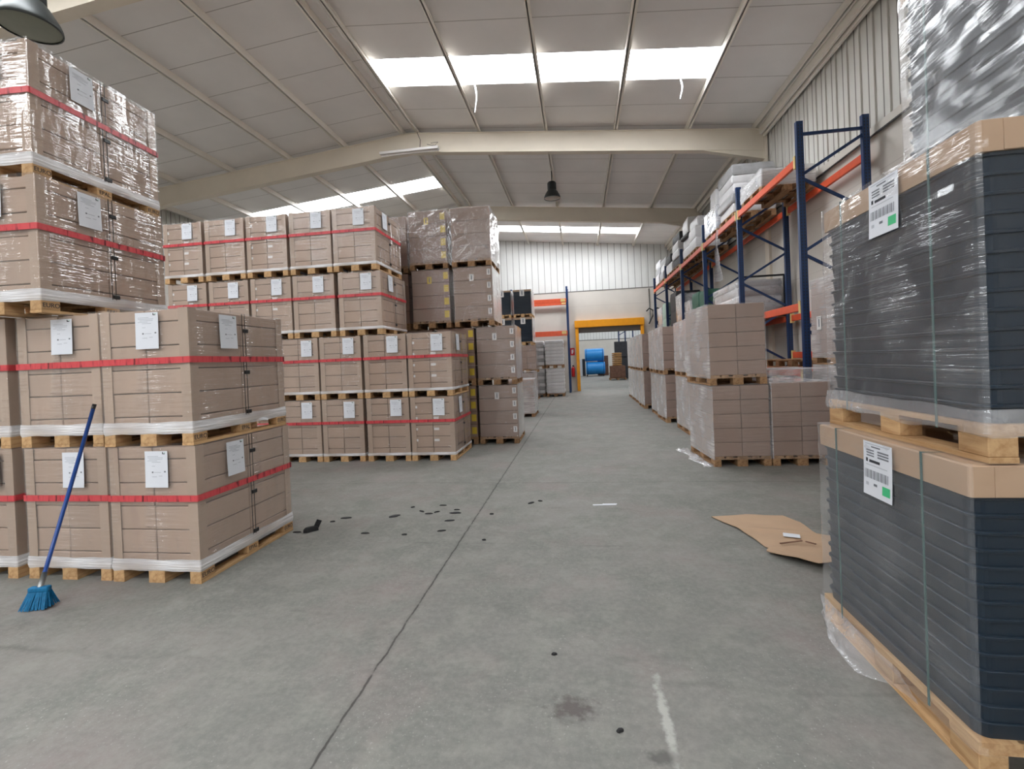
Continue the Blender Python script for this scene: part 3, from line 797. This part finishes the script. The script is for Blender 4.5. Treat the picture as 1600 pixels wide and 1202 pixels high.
# bunched film caught on the corner of the middle pallet
b = MB(); vs = []; fs = []
for i in range(9):
    for j in range(7):
        u, v = i/8-.5, j/6
        vs.append(Vector((-.5-.035-.025*noise.noise(Vector((u*6, v*5, 3))), -.5+.02+u*.16+.02*noise.noise(Vector((u*5, v*6, 9))), .16-.13*v*(1-1.6*u*u))))
for i in range(8):
    for j in range(6): a = i*7+j; fs.append((a, a+1, a+8, a+7))
b.add(vs, fs, M['film_flap'], True); o = link('film_flap', b.mesh('film_flap'), k2); o['label'] = 'bunched clear film'

# ================================================================== FAR STACKS BY THE END WALL
g = 'far stack beside the rack end'
c2 = dict(H=1.17, mat='carton_plain', protect=False, tape=False, sheet=False, skirt=False, nx=2, ny=2, layers=[.25]*4, detail=False, wood='wood_old')
carton_load('lone narrow carton pallet behind the aisle-corner stack, topped by white film', PC, -1.38, 13.85, 0, 0, None, film='film_milky', **{**c2, 'H': 1.12})
b = film_shell(.78, 1.15, 1.1, 1.32, .04, 4, 8, .03, True, M['film_crumple'], 6)
tag(link('film_bundle', b.mesh('film_bundle'), None, (-1.78, 14.45, .02)), 'crumpled white film heap on top of the lone narrow carton pallet', 'plastic film')
carton_load('carton pallet on the floor under the two far black tray pallets', PC, -1.82, 19.9, 0, 0, g, film='film', **c2)
carton_load('carton pallet carrying the two far black tray pallets', PC, -1.82, 19.9, 1.175, 0, g, film='film', **c2)
carton_load('carton pallet on the floor beside the far carton and tray stack', PC, -2.72, 19.9, 0, 0, g, film=None, **c2)
carton_load('carton pallet on the second tier beside the far carton and tray stack', PC, -2.72, 19.9, 1.175, 0, g, film=None, **c2)
gk = 'far black tray pallets high on the carton stack'
for t in range(2):
    for i, x in enumerate((-2.72, -3.6)):
        tray_load('small far black tray pallet, %s tier, %s the aisle edge' % (['lower', 'upper'][t], ['on', 'second from'][i]), x, 19.9, 2.35+1.19*t, 0, H=1.18, W=.78, D=1.15, n=7, detail=False, film='film_milky', film_front='film_end', seed=5, group=gk, straps=False, cap=.08, fine=False, sheet=False)
        part('label', 'frontTag', lambda: _sticker(.2, .26, 'sticker', True), bpy.data.objects[COL.objects[-1].parent.name], (0, -.592, 1.03))

def bundle_stack(label, x, y, z, W, D, hs, mats, cat='bundle stack', group=None, film=None, pallet=True, amp=.02, name='bundle_stack', piece='bundle', seed=1, tray=False, rz=0):
    """x, y: the corner towards -x, -y"""
    q = random.Random(seed)
    root = thing(name, label, cat, (x+W/2, y+D/2, z), rz, group); z0 = 0
    if pallet: make_pallet(root, W, D, 'wood_old', False); z0 = .146
    for i, h in enumerate(hs):
        m = mats[i % len(mats)]; k = (round(W, 2), round(D, 2), h, m, i % 3)
        def mk():
            b = MB(); rr_ = min(.03, h*.4); qq = random.Random(i*7+3)
            n = 3; rg = []
            for (o, zq) in ((.015, 0), (0, h*.2), (-.004, h*.5), (0, h*.8), (.015, h-.003)):
                rg.append([Vector(p)+Vector((qq.uniform(-1, 1)*.004, qq.uniform(-1, 1)*.004, 0)) for p in rrect(W-2*o, D-2*o, .03, zq, n)])
            b.rings(rg, M[m], True, True); return b
        part(piece, ('bund',)+k, mk, root, (q.uniform(-amp, amp), q.uniform(-amp, amp), z0), q.uniform(-amp, amp))
        z0 += h
    if film:
        part('stretch_film', ('bf', W, D, round(z0, 2), film), lambda: film_shell(W+.05, D+.05, .1, z0+.01, .04, 6, 6, .012, True, M[film], 2), root)
    return root
g = 'white sheet pallets by the end wall'
for t in range(2):
    bundle_stack('%s white stacked-sheet pallet by the end wall rack' % ['floor-level', 'upper'][t], -1.55, 21.4, 1.3*t, .82, 1.15, [.16]*7, ['white_bag'], 'pallet of sheets', g, None, amp=.012, seed=t)
    bundle_stack('%s grey-white sheet pallet squeezed beside the white one' % ['floor-level', 'upper'][t], -2.42, 21.5, 1.29*t, .8, 1.1, [.16]*7, ['white_bag', 'grey_bag'], 'pallet of sheets', g, None, amp=.012, seed=t+4)

# ================================================================== BLUE AND ORANGE PALLET RACK
def post_mb(h, axis_holes=True):
    b = MB(); b.box(-.05, .05, -.035, .035, 0, h, M['blue'])
    z = .12
    while z < h-.05:
        for sx in (-.022, .022): b.box(sx-.007, sx+.007, -.0362, -.035, z, z+.024, M['cable'])
        z += .05
    b.box(-.08, .08, -.07, .07, 0, .008, M['blue']); return b
rack = thing('pallet_rack', 'tall blue and orange pallet rack along the wall behind the carton row', 'rack')
XF, XB, HR = 3.61, 4.57, 5.3
YS = [8.15, 11.06, 14.0, 16.95, 19.9, 22.85]
for y in YS:
    for x in (XF, XB): part('post', 'rpost', lambda: post_mb(HR), rack, (x, y, 0))
    b = MB(); b.bar((XF, y, HR-.2), (XB, y, HR-.2), .035, .045, M['blue']); link('brace', cached('br0', lambda: (lambda q: (q.bar((XF, 0, 0), (XB, 0, 0), .035, .045, M['blue']), q)[1])(MB()).mesh('brace')), rack, (0, y, HR-.2))
    zz = HR-.28; side = 1
    while zz > .9:
        def br(s=side):
            q = MB(); a, c = (XB, XF) if s > 0 else (XF, XB)
            q.bar((a, 0, 0), (c, 0, -.58), .03, .045, M['blue']); return q
        part('brace', ('brz', side), br, rack, (0, y, zz)); zz -= .61; side = -side
def beam_mb(L):
    b = MB(); b.bbox(-.025, .025, 0, L, -.065, .065, M['orange'], .006); return b
def conn_mb():
    b = MB(); b.box(-.031, .031, -.028, .035, -.1, .1, M['yellow_tag']); return b
def rack_beam(i, z, xs=(XF-.03, XB+.03)):
    L = YS[i+1]-YS[i]-.08
    for x in xs:
        o = part('beam', ('beam', round(L, 3)), lambda: beam_mb(L), rack, (x, YS[i]+.04, z))
        part('beam_connector', 'conn', conn_mb, o, (0, .02, 0)); part('beam_connector', 'conn', conn_mb, o, (0, L-.03, 0))
for i in range(5): rack_beam(i, 4.68)
for i in (0, 1, 2, 3, 4): rack_beam(i, 2.35)
rack_beam(0, 1.55, (XB+.03,)); rack_beam(0, 1.28)
ep = thing('empty_pallet', 'empty wooden pallet lying on the low rack level beyond the film bag', 'pallet', (4.09, 9.3, 1.348)); make_pallet(ep, .96, 1.2, 'wood_old', False)
bundle_shelf = 4.748
G1 = 'bundles on the top rack shelf'
B = bundle_stack
B('low grey film-wrapped bundle pallet on the top rack shelf in the first bay', 3.62, 9.75, bundle_shelf, .95, 1.15, [.15, .14], ['grey_bag', 'white_bag'], 'pallet of bundles', G1, 'film_milky', seed=1)
B('tallest white bundle pallet on the top rack shelf', 3.62, 11.45, bundle_shelf, .92, 1.1, [.22, .2, .22, .2, .24], ['white_bag', 'grey_bag', 'white_bag'], 'pallet of bundles', G1, None, seed=2, amp=.03)
t_ = B('blue-white bundle pallet on the top shelf with tan cartons above', 3.62, 12.72, bundle_shelf, .9, 1.12, [.14, .14, .14, .14], ['blue_bag', 'white_bag'], 'pallet of bundles', G1, 'film_milky', seed=3)
for k, (xx, mm, ww, hh, lb) in enumerate(((3.62, 'white_bag', .36, .42, 'white carton standing on the blue-white bundles at the aisle side'), (4.0, 'carton', .5, .52, 'tan carton standing on the blue-white bundles'))):
    b = MB(); b.bbox(0, ww, 0, .5, 0, hh, M[mm], .01); b.box(ww*.44, ww*.56, -.001, .501, hh-.001, hh+.001, M['cap'])
    tag(link('carton', b.mesh('carton'), None, (xx, 12.76, bundle_shelf+.146+.565)), lb, 'carton')
B('leaning white bundle pallet on the top shelf past the tan carton', 3.62, 14.85, bundle_shelf, .9, .9, [.3, .34, .3], ['white_bag', 'white_bag'], 'pallet of bundles', G1, None, seed=4, amp=.05)
B('white bundle pallet with a dark slab for gap shade in the third bay', 3.62, 15.85, bundle_shelf, .9, .9, [.3, .3, .12, .5], ['white_bag', 'white_bag', 'dark_box'], 'pallet of bundles', G1, None, seed=5, amp=.05)  # dark slab put in for the shade of a gap between bundles
B('dark-topped bundle pallet on the top shelf in the fourth bay', 3.62, 17.4, bundle_shelf, .9, 1.1, [.3, .25, .3, .3], ['dark_box', 'white_bag', 'white_bag'], 'pallet of bundles', G1, None, seed=6, amp=.05)
B('white and black bundle pallet next to the dark-topped one', 3.62, 18.65, bundle_shelf, .9, 1.1, [.35, .3], ['white_bag', 'dark_box'], 'pallet of bundles', G1, None, seed=7, amp=.05)
B('grey bundle pallet on the top shelf, last bay, nearer post', 3.62, 20.2, bundle_shelf, .9, 1.1, [.3, .3, .25], ['grey_bag', 'white_bag'], 'pallet of bundles', G1, None, seed=8, amp=.05)
B('white bundle pallet at the far end of the top rack shelf', 3.62, 21.5, bundle_shelf, .9, 1.1, [.4, .3, .3], ['white_bag', 'grey_bag'], 'pallet of bundles', G1, None, seed=9, amp=.05)
G2 = 'goods on the middle rack level'
gb = B('grey film-bagged bundle pallet on the middle rack level behind the front stack', 3.62, 11.35, 2.418, .94, 1.9, [.2, .17, .2, .14], ['grey_bag', 'white_bag', 'grey_bag'], 'pallet of bundles', G2, 'film_crumple', seed=10, amp=.03, rz=0)
fr = MB()
for a, c in (((0, 0), (.9, 0)), ((0, .9), (.9, .9)), ((0, 0), (0, .9)), ((.9, 0), (.9, .9))): fr.bar((a[0], 0, a[1]), (c[0], 0, c[1]), .04, .04, M['black_plastic'])
tag(link('metal_frame', fr.mesh('metal_frame'), None, (3.66, 11.22, 2.44)), 'thin black square frame standing before the grey bagged bundles', 'frame')
for k, (yy, dd, hh, mm, lb) in enumerate(((14.15, .8, .95, 'green_box', 'dark green carton pallet on the middle rack level'), (15.0, .8, 1.0, 'green_box', 'second dark green carton pallet, behind the first'), (15.95, .8, .85, 'grey_bag', 'grey bundle pallet past the green cartons'),
        (17.2, 1.0, 1.25, 'grey_bag', 'mottled grey bundle pallet in the fourth bay of the middle level'), (18.4, 1.1, 1.5, 'dark_box', 'tall dark bundle pallet on the middle rack level'), (20.2, .9, 1.3, 'pale_green', 'pale green board pallet near the end of the middle level'), (21.3, 1.0, 1.2, 'grey_bag', 'last grey bundle pallet on the middle rack level by the end wall'))):
    B(lb, 3.64, yy, 2.418, .9, dd, [hh*.5, hh*.5], [mm], 'pallet of bundles', G2, 'film_milky' if 'grey' in mm else None, seed=20+k, amp=.02)
# film hanging from the top shelf
b = MB(); vs = []; fs = []
for i in range(13):
    u = i/12; z = 4.72-1.25*u; w = .05+.17*u**2+.02*math.sin(i*1.3)
    c = Vector((3.49-.02*math.sin(u*5), 12.3+.1*u, z))
    for k in range(8):
        q = 2*PI*k/8; vs.append(c+Vector((math.cos(q)*w*.4*(1+.3*noise.noise(Vector((k, i*.5, 0)))), math.sin(q)*w, 0)))
for i in range(12):
    for k in range(8): fs.append((i*8+k, i*8+(k+1) % 8, (i+1)*8+(k+1) % 8, (i+1)*8+k))
b.add(vs, fs, M['film_milky'], True); tag(link('hanging_film', b.mesh('hanging_film')), 'strip of clear film hanging from the top rack shelf beam', 'plastic film')

# rack bay against the end wall
r2 = thing('pallet_rack', 'small blue and orange rack bay against the end wall beside the yellow door', 'rack')
YR = 23.9
for x in (-.52, -3.3):
    for y in (YR-.35, YR+.6): part('post', 'rpost2', lambda: (lambda q: (q.box(-.05, .05, -.04, .04, 0, 5.3, M['blue']), q)[1])(MB()), r2, (x, y, 0))
for z in (4.6, 3.0):
    for y in (YR-.4, YR+.62):
        o = part('beam', 'b2', lambda: (lambda q: (q.bbox(-2.73, 0, -.025, .025, -.1, .1, M['orange'], .006), q)[1])(MB()), r2, (-.55, y, z))
        part('beam_connector', 'c2', lambda: (lambda q: (q.box(-.28, -.05, -.032, .03, -.06, .08, M['yellow_tag']), q)[1])(MB()), o)
for z in (.6, 1.6, 2.6, 3.6, 4.6): part('brace', 'bb2', lambda: (lambda q: (q.bar((-.52, YR-.35, 0), (-.52, YR+.6, .4), .03, .04, M['blue']), q)[1])(MB()), r2, (0, 0, z))

# fire sign, extinguisher, pipework on the end wall
b = MB(); b.box(-.12, .12, -.012, 0, -.19, .19, M['red']); b.box(-.04, .02, -.014, -.012, -.11, .1, M['white_paint']); b.box(.03, .06, -.014, -.012, -.05, .12, M['white_paint'])
tag(link('fire_sign', b.mesh('fire_sign'), None, (-.37, YF, 2.06)), 'small red fire extinguisher sign on the end wall beside the yellow door post', 'sign')
fe = thing('fire_extinguisher', 'red fire extinguisher hanging below the red sign by the yellow door', 'fire extinguisher', (-.37, YF-.1, .75))
b = MB(); b.lathe([(0, 0), (.08, 0), (.085, .03), (.085, .42), (.06, .48), (.025, .5), (.025, .53), (0, .53)], M['red'], 16); link('body', b.mesh('body'), fe)
b = MB(); b.bbox(-.03, .05, -.02, .02, .53, .6, M['black_plastic'], .006); b.tube([(.04, 0, .56), (.11, -.02, .45), (.1, -.03, .15)], .012, M['black_plastic'], 6); link('hose', b.mesh('hose'), fe)
b = MB(); b.tube([(3.62, YF-.03, 3.4), (3.62, YF-.03, 5.1)], .025, M['steel'], 8)
for x in (3.45, 3.85): b.tube([(x, YF-.1, 3.95), (x+.12, YF-.22, 4.08), (x+.3, YF-.2, 3.98), (x+.3, YF-.12, 3.7), (x+.1, YF-.1, 3.3)], .035, M['cable'], 8)
tag(link('pipework', b.mesh('pipework')), 'dark pipes and cables on the end wall above the door corner', 'pipes')

# things in the far room
for t, (x, z) in enumerate(((.55, .76), (.48, 2.0))):
    dr = thing('drum', ['lower big blue drum lying on its side in the far room', 'upper big blue drum resting on the lower one in the far room'][t], 'drum', (x, 45, z), 0, 'blue drums in the far room')
    b = MB(); R_ = .6
    b.lathe([(0, 0), (R_*.93, 0), (R_*.98, .05), (R_, .12), (R_, .85), (R_*.98, .88), (R_, .92), (R_, 1.62), (R_*.98, 1.7), (R_*.93, 1.76), (0, 1.76)], M['drum'], 28, ax='x'); link('body', b.mesh('body'), dr)
    for xx in (.1, 1.6):
        b = MB(); b.lathe([(R_*.99, xx), (R_*1.03, xx+.01), (R_*1.03, xx+.06), (R_*.99, xx+.07)], M['drum_dark'], 28, ax='x'); link('band', b.mesh('band'), dr)
b = MB()
for x in (.6, 2.1): b.box(x, x+.1, 44.5, 45.5, 0, .14, M['black_plastic'])
tag(link('drum_cradle', b.mesh('drum_cradle')), 'dark timbers under the lower blue drum', 'support')
b = MB(); b.bbox(0, .22, 0, .6, 0, 1.6, M['white_paint'], .01); b.box(.22, .5, .1, .6, 0, 1.65, M['dark_box'])
tag(link('cabinet', b.mesh('cabinet'), None, (.0, 46, 0)), 'narrow white and dark cabinet beside the blue drums', 'cabinet')
cl = thing('wire_coil_pallet', 'brown pallet with an orange wire coil in the far room', 'coil pallet', (2.75, 36.0, 0)); make_pallet(cl, 1.2, 1.2, 'wood_old', False)
b = MB(); b.bbox(-.55, .55, -.5, .5, .15, 1.05, M['rust'], .02); link('crate', b.mesh('crate'), cl)
b = MB()
for k in range(7): b.lathe([(.2, 1.05+.14*k), (.36, 1.07+.14*k), (.36, 1.16+.14*k), (.2, 1.18+.14*k)], M['coil'], 18)
link('coil', b.mesh('coil'), cl)
fm = thing('machine', 'dark tall machine frame standing behind the coil in the far room', 'machine', (3.6, 38, 0))
b = MB(); b.bbox(-.6, .9, -.4, .4, 0, 2.2, M['dark_box'], .02); b.bbox(-.9, .2, -.5, -.42, 1.7, 2.9, M['dark_box'], .02); link('body', b.mesh('body'), fm)
b = MB()
for x in (-.5, .0, .6): b.box(x, x+.1, .42, .52, 0, 4.4, M['blue'])
b.bar((-.5, .47, 3.4), (.7, .47, 4.1), .06, .06, M['blue']); link('frame', b.mesh('frame'), fm)
b = MB(); b.bbox(-.5, .5, -.4, .4, 0, 1.9, M['rust'], .02); b.box(-.52, -.4, -.42, -.4, .1, 1.8, M['dark_box'])
tag(link('crate_pile', b.mesh('crate_pile'), None, (2.2, 46.5, .0)), 'rusty brown crate standing between the drums and the coil', 'crate')

# ================================================================== LAMPS
def bay_lamp(label, x, y, z, s=1.0, top=None):
    """z: height of the lens"""
    r = thing('bay_lamp', label, 'ceiling lamp', (x, y, z))
    b = MB(); b.lathe([(.25*s, 0), (.262*s, .0), (.262*s, .03*s), (.24*s, .09*s), (.18*s, .2*s), (.13*s, .27*s)], M['lamp'], 28); link('shade', b.mesh('shade'), r)
    b = MB(); b.lathe([(0, .008), (.2*s, .004), (.25*s, .012)], M['lamp_lens'], 28); link('lens', b.mesh('lens'), r)
    b = MB(); b.lathe([(.13*s, .26*s), (.14*s, .28*s), (.14*s, .48*s), (.11*s, .52*s), (.05*s, .54*s), (0, .54*s)], M['lamp_body'], 20); link('housing', b.mesh('housing'), r)
    b = MB(); b.tube([(0, 0, .5*s), (0, 0, top-z)], .012, M['lamp_body'], 6); link('hook', b.mesh('hook'), r)
    return r
bay_lamp('dark bell-shaped ceiling lamp hanging far down the aisle', -.66, 15.0, 6.78, 1.0, roof_z(-.66)-.14)
bay_lamp('big dark ceiling lamp hanging above the broom stack', -6.25, 4.72, 5.82, 1.15, roof_z(-6.25)-.14)
fx = thing('fluorescent_fixture', 'white fluorescent fixture hanging under the ridge of the first rafter', 'ceiling lamp', (-4.3, 12.15, 7.38))
b = MB(); b.bbox(-.82, .82, -.07, .07, .02, .08, M['tube_white'], .01); b.box(-.8, .8, -.09, .09, .0, .02, M['tube_white']); link('body', b.mesh('body'), fx)
b = MB(); b.tube([(-.78, 0, -.015), (.78, 0, -.015)], .02, M['tube_white'], 8); link('tube', b.mesh('tube'), fx)
b = MB(); b.tube([(.3, 0, .08), (.32, 0, .3), (.2, 0, .62)], .008, M['cable'], 6); b.tube([(.74, 0, .08), (.6, .02, .2), (.8, .02, .2), (.7, 0, .1), (.5, .01, .17)], .006, M['cable'], 6); link('wire', b.mesh('wire'), fx)
for k, (x, y, L) in enumerate(((-2.1, 10.47, .62), (2.35, 10.47, .42))):
    b = MB(); n = 8; vs = []; fs = []
    for i in range(n+1):
        u = i/n; vs += [(-.02*(1-u*.6)+.03*math.sin(u*4), 0, -L*u), (.02*(1-u*.6)+.03*math.sin(u*4), .004, -L*u)]
    for i in range(n): a = i*2; fs.append((a, a+1, a+3, a+2))
    b.add(vs, fs, M['paper']); tag(link('dangling_strip', b.mesh('dangling_strip'), None, (x, y, roof_z(x)+.01)), ['long pale strip dangling from the rooflight edge near the middle', 'short pale strip dangling from the rooflight near the wall end'][k], 'strip')

# ================================================================== BROOM
a = Vector((-3.985, 2.90, .16)); c = Vector((-3.885, 3.262, 1.45))
br = thing('broom', 'blue broom with long handle leaning against the taped carton pallets', 'broom')
b = MB(); b.tube([a, a.lerp(c, .5)+Vector((.004, 0, 0)), c], .0135, M['broom_blue'], 12); link('handle', b.mesh('handle'), br)
b = MB(); b.tube([c-(c-a).normalized()*.035, c+(c-a).normalized()*.004], .0145, M['black_plastic'], 12); link('end_cap', b.mesh('end_cap'), br)
d = (c-a).normalized()
b = MB(); b.tube([a-d*.03, a+d*.09], [.02, .0165], M['steel'], 12); link('ferrule', b.mesh('ferrule'), br)
b = MB(); b.bbox(-.068, .068, -.024, .024, -.02, .022, M['bristle'], .012, 2); o = link('head', b.mesh('head'), br, a-d*.03, .25)
b = MB(); q = random.Random(5)
for i in range(420):
    u, v = q.uniform(-1, 1), q.uniform(-1, 1)
    p0 = Vector((u*.064, v*.021, -.012)); p1 = Vector((u*.098+q.uniform(-.008, .008), v*.06-.012+q.uniform(-.01, .01), -.127+.008*abs(u)))
    w = .0028
    b.add([p0+Vector((-w, 0, 0)), p0+Vector((w, 0, 0)), p1+Vector((w, 0, 0)), p1+Vector((-w, 0, 0))], [(0, 1, 2, 3)], M['bristle'])
b.rings([[Vector((u*.062*math.cos(2*PI*k/16), .02*math.sin(2*PI*k/16), -.01)) for k in range(16) for u in (1,)], [Vector((0.088*math.cos(2*PI*k/16), .045*math.sin(2*PI*k/16)-.01, -.115)) for k in range(16)]], M['bristle'])
o = link('bristles', b.mesh('bristles'), br, a-d*.03, .25)

# ================================================================== FLOOR LITTER
def card_sheet():
    pts = [(1.25, 4.96), (1.32, 4.78), (1.385, 4.66), (1.45, 4.40), (1.49, 4.15), (1.445, 4.07), (1.53, 3.94), (1.62, 3.84), (1.70, 3.77), (1.80, 3.80), (2.0, 3.86), (2.16, 4.45), (2.02, 4.50), (2.02, 4.82), (1.94, 5.0), (1.6, 5.02)]
    b = MB(); bm = bmesh.new()
    vs = [bm.verts.new((x, y, 0)) for x, y in pts]; f = bm.faces.new(vs)
    bmesh.ops.triangulate(bm, faces=[f]); bmesh.ops.subdivide_edges(bm, edges=bm.edges[:], cuts=3, use_grid_fill=True)
    bmesh.ops.remove_doubles(bm, verts=bm.verts[:], dist=.001)
    for v in bm.verts:
        x, y = v.co.x, v.co.y
        z = .012+.010*noise.noise(Vector((x*4, y*4, 0)))
        if y < 4.12: z += .05*min(1, (4.12-y)/.25)
        z += .02*max(0, 1-abs(y-4.12)/.08)+.012*max(0, 1-abs(y-4.62+.15*(x-1.4))/.05)
        v.co.z = max(.006, z)
    bmesh.ops.recalc_face_normals(bm, faces=bm.faces[:])
    if bm.faces[:][0].normal.z < 0: bmesh.ops.reverse_faces(bm, faces=bm.faces[:])
    r = bmesh.ops.extrude_face_region(bm, geom=bm.faces[:])
    for e in r['geom']:
        if isinstance(e, bmesh.types.BMVert): e.co.z -= .005
    bm.verts.index_update()
    b.add([v.co.copy() for v in bm.verts], [[v.index for v in f.verts] for f in bm.faces], M['cap']); bm.free()
    for (x0, y0, x1, y1) in ((1.60, 4.20, 1.80, 4.27), (1.82, 4.25, 1.88, 4.2)):
        b.bar((x0, y0, .038), (x1, y1, .036), .016, .006, M['rust'])
    return b
tag(link('cardboard_sheet', card_sheet().mesh('cardboard_sheet')), 'flattened creased brown cardboard sheet on the floor beside the black trays', 'cardboard')
b = MB(); b.box(-.065, .065, -.045, .045, 0, .001, M['paper']); o = link('paper_scrap', b.mesh('paper_scrap'), None, (1.78, 4.42, .026), -.35)
tag(o, 'small white paper scrap lying on the flattened cardboard', 'paper scrap')
b = MB(); b.box(-.13, .13, -.014, .014, .001, .006, M['paper']); b.box(-.02, .14, .0, .022, .006, .009, M['paper'])
tag(link('paper_strip', b.mesh('paper_strip'), None, (.21, 5.36, 0), .08), 'white paper strip lying on the open aisle floor', 'paper scrap')
SCR = [(-2.80, 4.45, .17, .06, .8, 'largest black rubber piece by the corner of the broom stack pallet'), (-2.93, 4.42, .09, .02, .1, 'thin black rubber sliver touching the broom stack pallet corner'),
       (-2.63, 4.86, .13, .045, .15, 'oval black rubber scrap next to the largest piece'), (-2.72, 4.74, .06, .03, .3, 'small black rubber scrap under the oval one'),
       (-2.10, 4.93, .13, .07, .6, 'pointed dark oval rubber scrap alone in the floor middle'), (-2.19, 4.41, .09, .025, .1, 'short black rubber strip in the nearest row of scraps'),
       (-1.77, 4.39, .06, .03, .2, 'stubby black rubber scrap second in the nearest row'), (-1.43, 4.50, .09, .025, .3, 'slim black rubber strip in the nearest row beside the floor joint'),
       (-2.0, 5.25, .05, .03, .5, 'tiny dark scrap farthest out behind the pointed oval'), (-1.84, 5.10, .08, .03, -.5, 'bent black scrap at the start of the scattered cluster'),
       (-1.73, 5.02, .09, .03, .1, 'flat black scrap in the middle of the scattered cluster'), (-1.66, 5.08, .07, .025, .6, 'angled black scrap in the scattered cluster'),
       (-1.66, 5.32, .09, .022, 0, 'thin black scrap farthest from the camera in the cluster'), (-1.43, 5.05, .149, .045, .1, 'wide ragged black scrap by the floor joint'),
       (-1.45, 5.16, .07, .02, 0, 'small black scrap just behind the wide ragged one'), (-1.43, 4.80, .12, .028, .15, 'long flat black scrap in front of the wide ragged one'),
       (-1.02, 5.02, .05, .03, 0, 'single black scrap just across the floor joint'), (-.63, 5.42, .10, .035, .7, 'bent black scrap in the aisle, near one of two'), (-.53, 5.5, .06, .03, -.3, 'tiny black scrap in the aisle beside the bent one'),
       (-.95, 4.28, .04, .025, 0, 'tiny black dot of rubber by the cross crack'), (-.21, 2.62, .035, .018, .2, 'lone black crumb in the open floor middle'), (.11, 2.10, .04, .02, .5, 'black crumb near the dark floor stain')]
for (x, y, L, w, r, lab) in SCR:
    q = random.Random(int(abs(x*1000)+y*100)); n = 12; hgt = .012 if L < .15 else .05
    ring = [Vector((L/2*math.cos(2*PI*k/n)*q.uniform(.75, 1.1), w/2*math.sin(2*PI*k/n)*q.uniform(.7, 1.15), 0)) for k in range(n)]
    b = MB(); b.rings([[p+Vector((0, 0, .001)) for p in ring], [p*.97+Vector((0, 0, hgt*.6)) for p in ring], [p*.7+Vector((0, 0, hgt)) for p in ring]], M['rubber'])
    if L > .15: b.bar((L*.3, 0, .03), (L*.52, .0, .10), .012, .05, M['rubber'])
    tag(link('rubber_scrap', b.mesh('rubber_scrap'), None, (x, y, 0), r), lab, 'rubber scrap', 'black rubber scraps on the floor')

# ================================================================== LIGHT, CAMERA, VIEW
w = bpy.data.worlds.new('World'); SC.world = w; w.use_nodes = True
w.node_tree.nodes['Background'].inputs[0].default_value = (.75, .85, 1, 1); w.node_tree.nodes['Background'].inputs[1].default_value = .6

f, yaw, pitch, roll, cx, cy, Hc = 733.9, .1439, .009, -.0417, 800, 572.4, 1.6535
cam = bpy.data.cameras.new('camera'); co = bpy.data.objects.new('camera', cam); COL.objects.link(co)
Bm = Matrix(((1, 0, 0), (0, 0, -1), (0, 1, 0)))
Ym = Matrix(((math.cos(yaw), 0, math.sin(yaw)), (0, 1, 0), (-math.sin(yaw), 0, math.cos(yaw))))
Pm = Matrix(((1, 0, 0), (0, math.cos(pitch), -math.sin(pitch)), (0, math.sin(pitch), math.cos(pitch))))
Zm = Matrix(((math.cos(roll), -math.sin(roll), 0), (math.sin(roll), math.cos(roll), 0), (0, 0, 1)))
Rm = Zm @ Pm @ Ym @ Bm                       # world to camera (x right, y down, z forward)
Rc = Rm.transposed() @ Matrix(((1, 0, 0), (0, -1, 0), (0, 0, -1)))
co.matrix_world = Matrix.Translation((0, 0, Hc)) @ Rc.to_4x4()
cam.sensor_width = 36; cam.lens = 36*f/1600; cam.clip_start = .05; cam.clip_end = 200
cam.shift_x = -(cx-800)/1600; cam.shift_y = (cy-601)/1600
SC.camera = co
vs = SC.view_settings; vs.view_transform = 'Standard'; vs.look = 'None'; vs.gamma = 1; vs.use_curve_mapping = False; vs.exposure = 0.12
cy_ = SC.cycles
cy_.max_bounces = 7; cy_.diffuse_bounces = 4; cy_.glossy_bounces = 3; cy_.transmission_bounces = 2; cy_.transparent_max_bounces = 24
cy_.caustics_reflective = False; cy_.caustics_refractive = False; cy_.use_denoising = True; cy_.sample_clamp_indirect = 6
